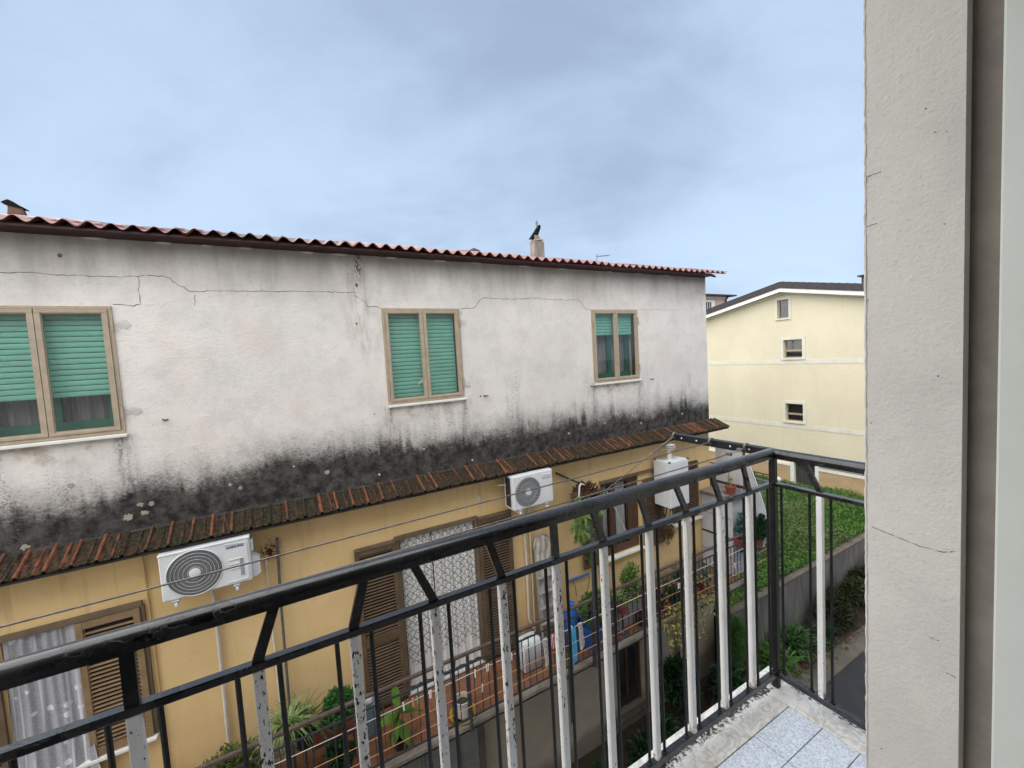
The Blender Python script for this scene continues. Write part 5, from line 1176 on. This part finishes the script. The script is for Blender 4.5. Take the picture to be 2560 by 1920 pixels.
# ================================================================== OUR BALCONY AND HOUSE
FL = -1.53
oh = thing('house_wall', (1.6, .3, GZ), 'rough plastered wall end and door jamb of the house with the viewing balcony', 'building')
part('jamb_wall', MB().box(1.20, 9.0, .285, .4449, GZ, 3.0), 'jamb_plaster', oh)
part('left_wall', MB().box(-8.0, -.80, .285, .4449, GZ, 3.0), 'jamb_plaster', oh)
part('lintel', MB().box(-.799, 1.199, .285, .4448, 1.0, 3.0), 'jamb_plaster', oh)
part('lower_wall', MB().box(-.799, 1.199, .285, .4448, GZ, FL-.02), 'jamb_plaster', oh)
part('shutter_groove', MB().box(1.232, 1.30, .239, .2849, FL, 2.6), 'dark_gasket', oh)
fr2 = part('door_frame', MB().box(1.20, 1.30, .16, .2389, FL, 1.2, .004), 'grey_pvc', oh)
rm = MB().box(1.301, 2.6, .12, .2848, FL-.02, 1.2).box(-2.6, -.8001, .12, .2848, FL-.02, 1.2); part('inner_wall', rm, 'room_dark', oh)
part('room', MB().box(-2.6, 2.6, -4.1, -4.0, FL, 1.2).box(-2.7, -2.601, -4.0, .12, FL, 1.2).box(2.601, 2.7, -4.0, .12, FL, 1.2).box(-2.7, 2.7, -4.1, .2847, 1.201, 1.3).box(-2.7, 2.7, -4.1, .2847, FL-.1, FL-.0201), 'room_dark', oh)
part('back_of_house', MB().box(-8, 9, -9.0, -8.9, GZ, 3.0).box(-8, -7.9, -8.9, .284, GZ, 3.0).box(8.9, 9.0, -8.9, .284, GZ, 3.0).box(-8, 9, -9, .4, 3.001, 3.1), 'jamb_plaster', oh)
part('upper_balcony', MB().box(-2.3, 1.95, .4451, .70, 1.55, 1.68), 'jamb_plaster', oh)
rs = random.Random(11)
part('corner_bead', MB().tube([(1.2012+rs.uniform(-.0006, .0006), .4438+rs.uniform(-.0009, .0009), -2.2+.012*k) for k in range(270)], [.0032*rs.uniform(.75, 1.1) for k in range(270)], 7), 'jamb_plaster', oh, True)
for i in range(9):
    z = rs.uniform(-1.0, .7); y = rs.uniform(.30, .44); part('plaster_pit', MB().loft([[(1.2-h_, y+r_*math.cos(q), z+r_*1.2*math.sin(q)) for q in [2*math.pi*k/7 for k in range(7)]] for r_, h_ in ((.0018*rs.uniform(.5, 1.2), .0004), (.0005, .0008))]), 'dark_gasket', oh)
JC = [[(.433, -.451), (.389, -.46), (.348, -.467), (.31, -.466), (.287, -.455)], [(.442, .36), (.41, .362)], [(.442, .25), (.418, .252)], [(.334, -.666), (.312, -.666)], [(.305, -.73), (.287, -.733)]]
for i, pl in enumerate(JC):
    rj = random.Random(i); vs, fs = [], []
    for a, b in zip(pl[:-1], pl[1:]):
        for k in range(6):
            f = k/6; vs += [(1.1994, a[0]+(b[0]-a[0])*f, a[1]+(b[1]-a[1])*f+rj.uniform(-.0012, .0012)+.0004), (1.1994, a[0]+(b[0]-a[0])*f, a[1]+(b[1]-a[1])*f+rj.uniform(-.0012, .0004)-.0004)]
    fs = [(2*k, 2*k+1, 2*k+3, 2*k+2) for k in range(len(vs)//2-1)]; part('crack', (vs, fs), 'crack', oh)
# balcony floor
bf = struct('balcony_floor', MB().box(-2.3, 1.90, .445, 1.085, FL-.16, FL-.013), 'kerb_concrete')
TX, TY = 1.757, .916
part('marble_border', MB().box(-2.3, TX+.0, TY+.0015, 1.088, FL-.0129, FL, .002), 'marble', bf)
part('marble_border', MB().box(TX+.0015, 1.915, .447, 1.088, FL-.0129, FL, .002), 'marble', bf)
gt = MB().box(-.1235, .1235, -.0605, .0605, -.0127, 0, .0012); gtm = mk('floor_tile', gt.v, gt.f, 'granite_tile')
part('grout_bed', MB().box(-2.3, TX, .446, TY, FL-.0128, FL-.0035), 'grout', bf)
for ix in range(16):
    for iy in range(4): inst('floor_tile', gtm, (TX-.125-.25*ix, TY-.062-.1235*iy, FL-.0004+random.uniform(-.0003, .0003)), bf)
# railing
rl = thing('balcony_railing', (.6, 1.0, FL), 'wet black balcony railing with chipped white square balusters', 'railing')
RX = 1.822
prof = [(1.004+.0235*math.cos(q), -.4740+.0185*math.sin(q)) for q in [math.pi*k/10 for k in range(11)]][::-1] + [(1.0275, -.478), (1.016, -.481), (1.016, -.497), (.991, -.497), (.991, -.481), (.9805, -.478)]
mb = MB(); mb.loft([[(-2.4, y, z) for y, z in prof]]+[[(RX+(y-1.0), y, z) for y, z in prof]]); part('handrail', mb, 'wet_black_paint', rl, True)
mb = MB(); mb.loft([[(RX+(y-1.0), y, z) for y, z in prof], [(RX+(y-1.0), .4445, z) for y, z in prof]]); part('handrail', mb, 'wet_black_paint', rl, True)
part('lower_rail', MB().box(-2.4, RX-.013, .989, 1.011, -.6170, -.600, .0025), 'wet_black_paint', rl)
part('lower_rail', MB().box(RX-.011, RX+.011, .4445, .987, -.6170, -.600, .0025), 'wet_black_paint', rl)
part('bottom_bar', MB().box(-2.4, RX-.013, .990, 1.012, -1.478, -1.452, .002), 'wet_black_paint', rl)
part('bottom_bar', MB().box(RX-.011, RX+.011, .4445, .986, -1.478, -1.452, .002), 'wet_black_paint', rl)
part('corner_post', MB().box(RX-.0125, RX+.0125, .9875, 1.0125, FL, -.498, .002), 'dark_metal', rl)
WXS = [-.474-.193, -.474, -.281, -.083, .106, .298, .492, .675, .860, 1.065, 1.259, 1.456, 1.645]
OFF = [-.03, 0, 0, .037, .030, -.043, -.03, 0, -.033, -.033, -.047, -.043, -.031]
wb = MB().box(-.0105, .0105, -.0105, .0105, -1.4518, -.6171, .0015); wbm = mk('white_baluster', wb.v, wb.f, 'chipped_white')
tb = MB().tube([(0, 0, -1.4518), (0, 0, -.6171)], .0052, 8); tbm = mk('thin_baluster', tb.v, tb.f, 'dark_metal')
cl2 = MB().lathe([(.0055, .004), (.010, .002), (.010, -.001)], (0, 0, -1.450), 10); clm = mk('weld_collar', cl2.v, cl2.f, 'dark_metal')
for x, o_ in zip(WXS, OFF):
    inst('white_baluster', wbm, (x, 1.0, 0), rl)
    part('slanted_strut', MB().bar((x, 1.0, -.5995), (x+o_, 1.003, -.4975), .022, .012), 'wet_black_paint', rl)
    for d_ in (-.0375, .0375):
        inst('thin_baluster', tbm, (x+d_, 1.0, 0), rl); inst('weld_collar', clm, (x+d_, 1.0, 0), rl)
inst('thin_baluster', tbm, (RX-.045, 1.0, 0), rl)
for y, o_ in ((.822, .055), (.63, .04), (.50, .02)):
    inst('white_baluster', wbm, (RX, y, 0), rl)
    part('slanted_strut', MB().bar((RX, y, -.5995), (RX+.003, y+o_, -.4975), .012, .022), 'wet_black_paint', rl)
for y in (.967, .859, .785, .667, .593):
    inst('thin_baluster', tbm, (RX, y, 0), rl); inst('weld_collar', clm, (RX, y, 0), rl)
for x in (-1.2, .0, 1.1): part('rail_foot', MB().box(x-.006, x+.006, 1.0, 1.009, FL+.0, -1.4782), 'dark_metal', rl)
# clothes line bracket and wires
br = thing('line_bracket', (RX, 1.26, -.49), 'black angle iron with drilled holes sticking out from the railing corner', 'bracket')
part('vertical_leg', MB().box(RX+.004, RX+.008, 1.0135, 1.516, -.496, -.462), 'dark_metal', br)
part('flange', MB().box(RX+.008, RX+.038, 1.0135, 1.516, -.466, -.462), 'dark_metal', br)
for y in (1.465, 1.376, 1.195, 1.104): part('hole', MB().lathe([(.0042, 0), (.0042, .0012)], (RX+.0028, y, -.478), 12, 'x'), 'trim_white', br)
def hook(y): return MB().tube([(RX+.006, y, -.455), (RX-.01, y, -.452), (RX-.022, y, -.462), (RX-.022, y, -.474), (RX-.012, y, -.48)], .0052, 7)
for y in (1.50, 1.287, 1.112): part('hook', hook(y), 'wire', br, True)
def wirepts(a, b, sag, n=24): return [tuple(Vector(a).lerp(Vector(b), k/n)-Vector((0, 0, sag*4*(k/n)*(1-k/n)))) for k in range(n+1)]
solo('clothes_wire', MB().tube(wirepts((RX-.022, 1.287, -.470), (-1.2, 1.287, -.512), .006), .0026, 6), 'wire', 'long steel wire strung from the middle hook of the angle iron', 'wire')
wv_ = thing('clothes_wire', (0, 1.112, -.49), 'steel wire with turnbuckle strung from the inner hook of the angle iron', 'wire')
part('wire', MB().tube(wirepts((1.60, 1.115, -.482), (-1.2, 1.115, -.520), .002), .0026, 6), 'wire', wv_)
part('turnbuckle', MB().tube([(RX-.022, 1.112, -.470), (1.77, 1.113, -.472)], .003, 6).bar((1.77, 1.104, -.4725), (1.69, 1.105, -.477), .006, .006).bar((1.77, 1.121, -.4725), (1.69, 1.122, -.477), .006, .006).box(1.764, 1.776, 1.101, 1.125, -.479, -.466).box(1.684, 1.696, 1.102, 1.126, -.484, -.471).tube([(1.69, 1.114, -.477), (1.60, 1.115, -.482)], .003, 6), 'wire', wv_)
wv2 = thing('clothes_wire', (1.3, 1.45, -.52), 'slack wire with chain hanging from the tip of the angle iron', 'wire')
tip = Vector((RX-.024, 1.50, -.475)); low = Vector((1.20, 1.36, -.598))
part('rod', MB().tube([tip, tip.lerp(low, .32)], .0042, 7), 'wire', wv2, True)
part('chain', MB().tube([tip.lerp(low, .32+.012*k)+Vector((0, 0, .002*(-1)**k)) for k in range(8)], [.005, .003, .006, .003, .006, .003, .005, .003], 6), 'wire', wv2, True)
part('wire', MB().tube([tip.lerp(low, .40), tip.lerp(low, .7), low, Vector((.98, 1.02, -.608))], .0022, 6), 'wire', wv2, True)
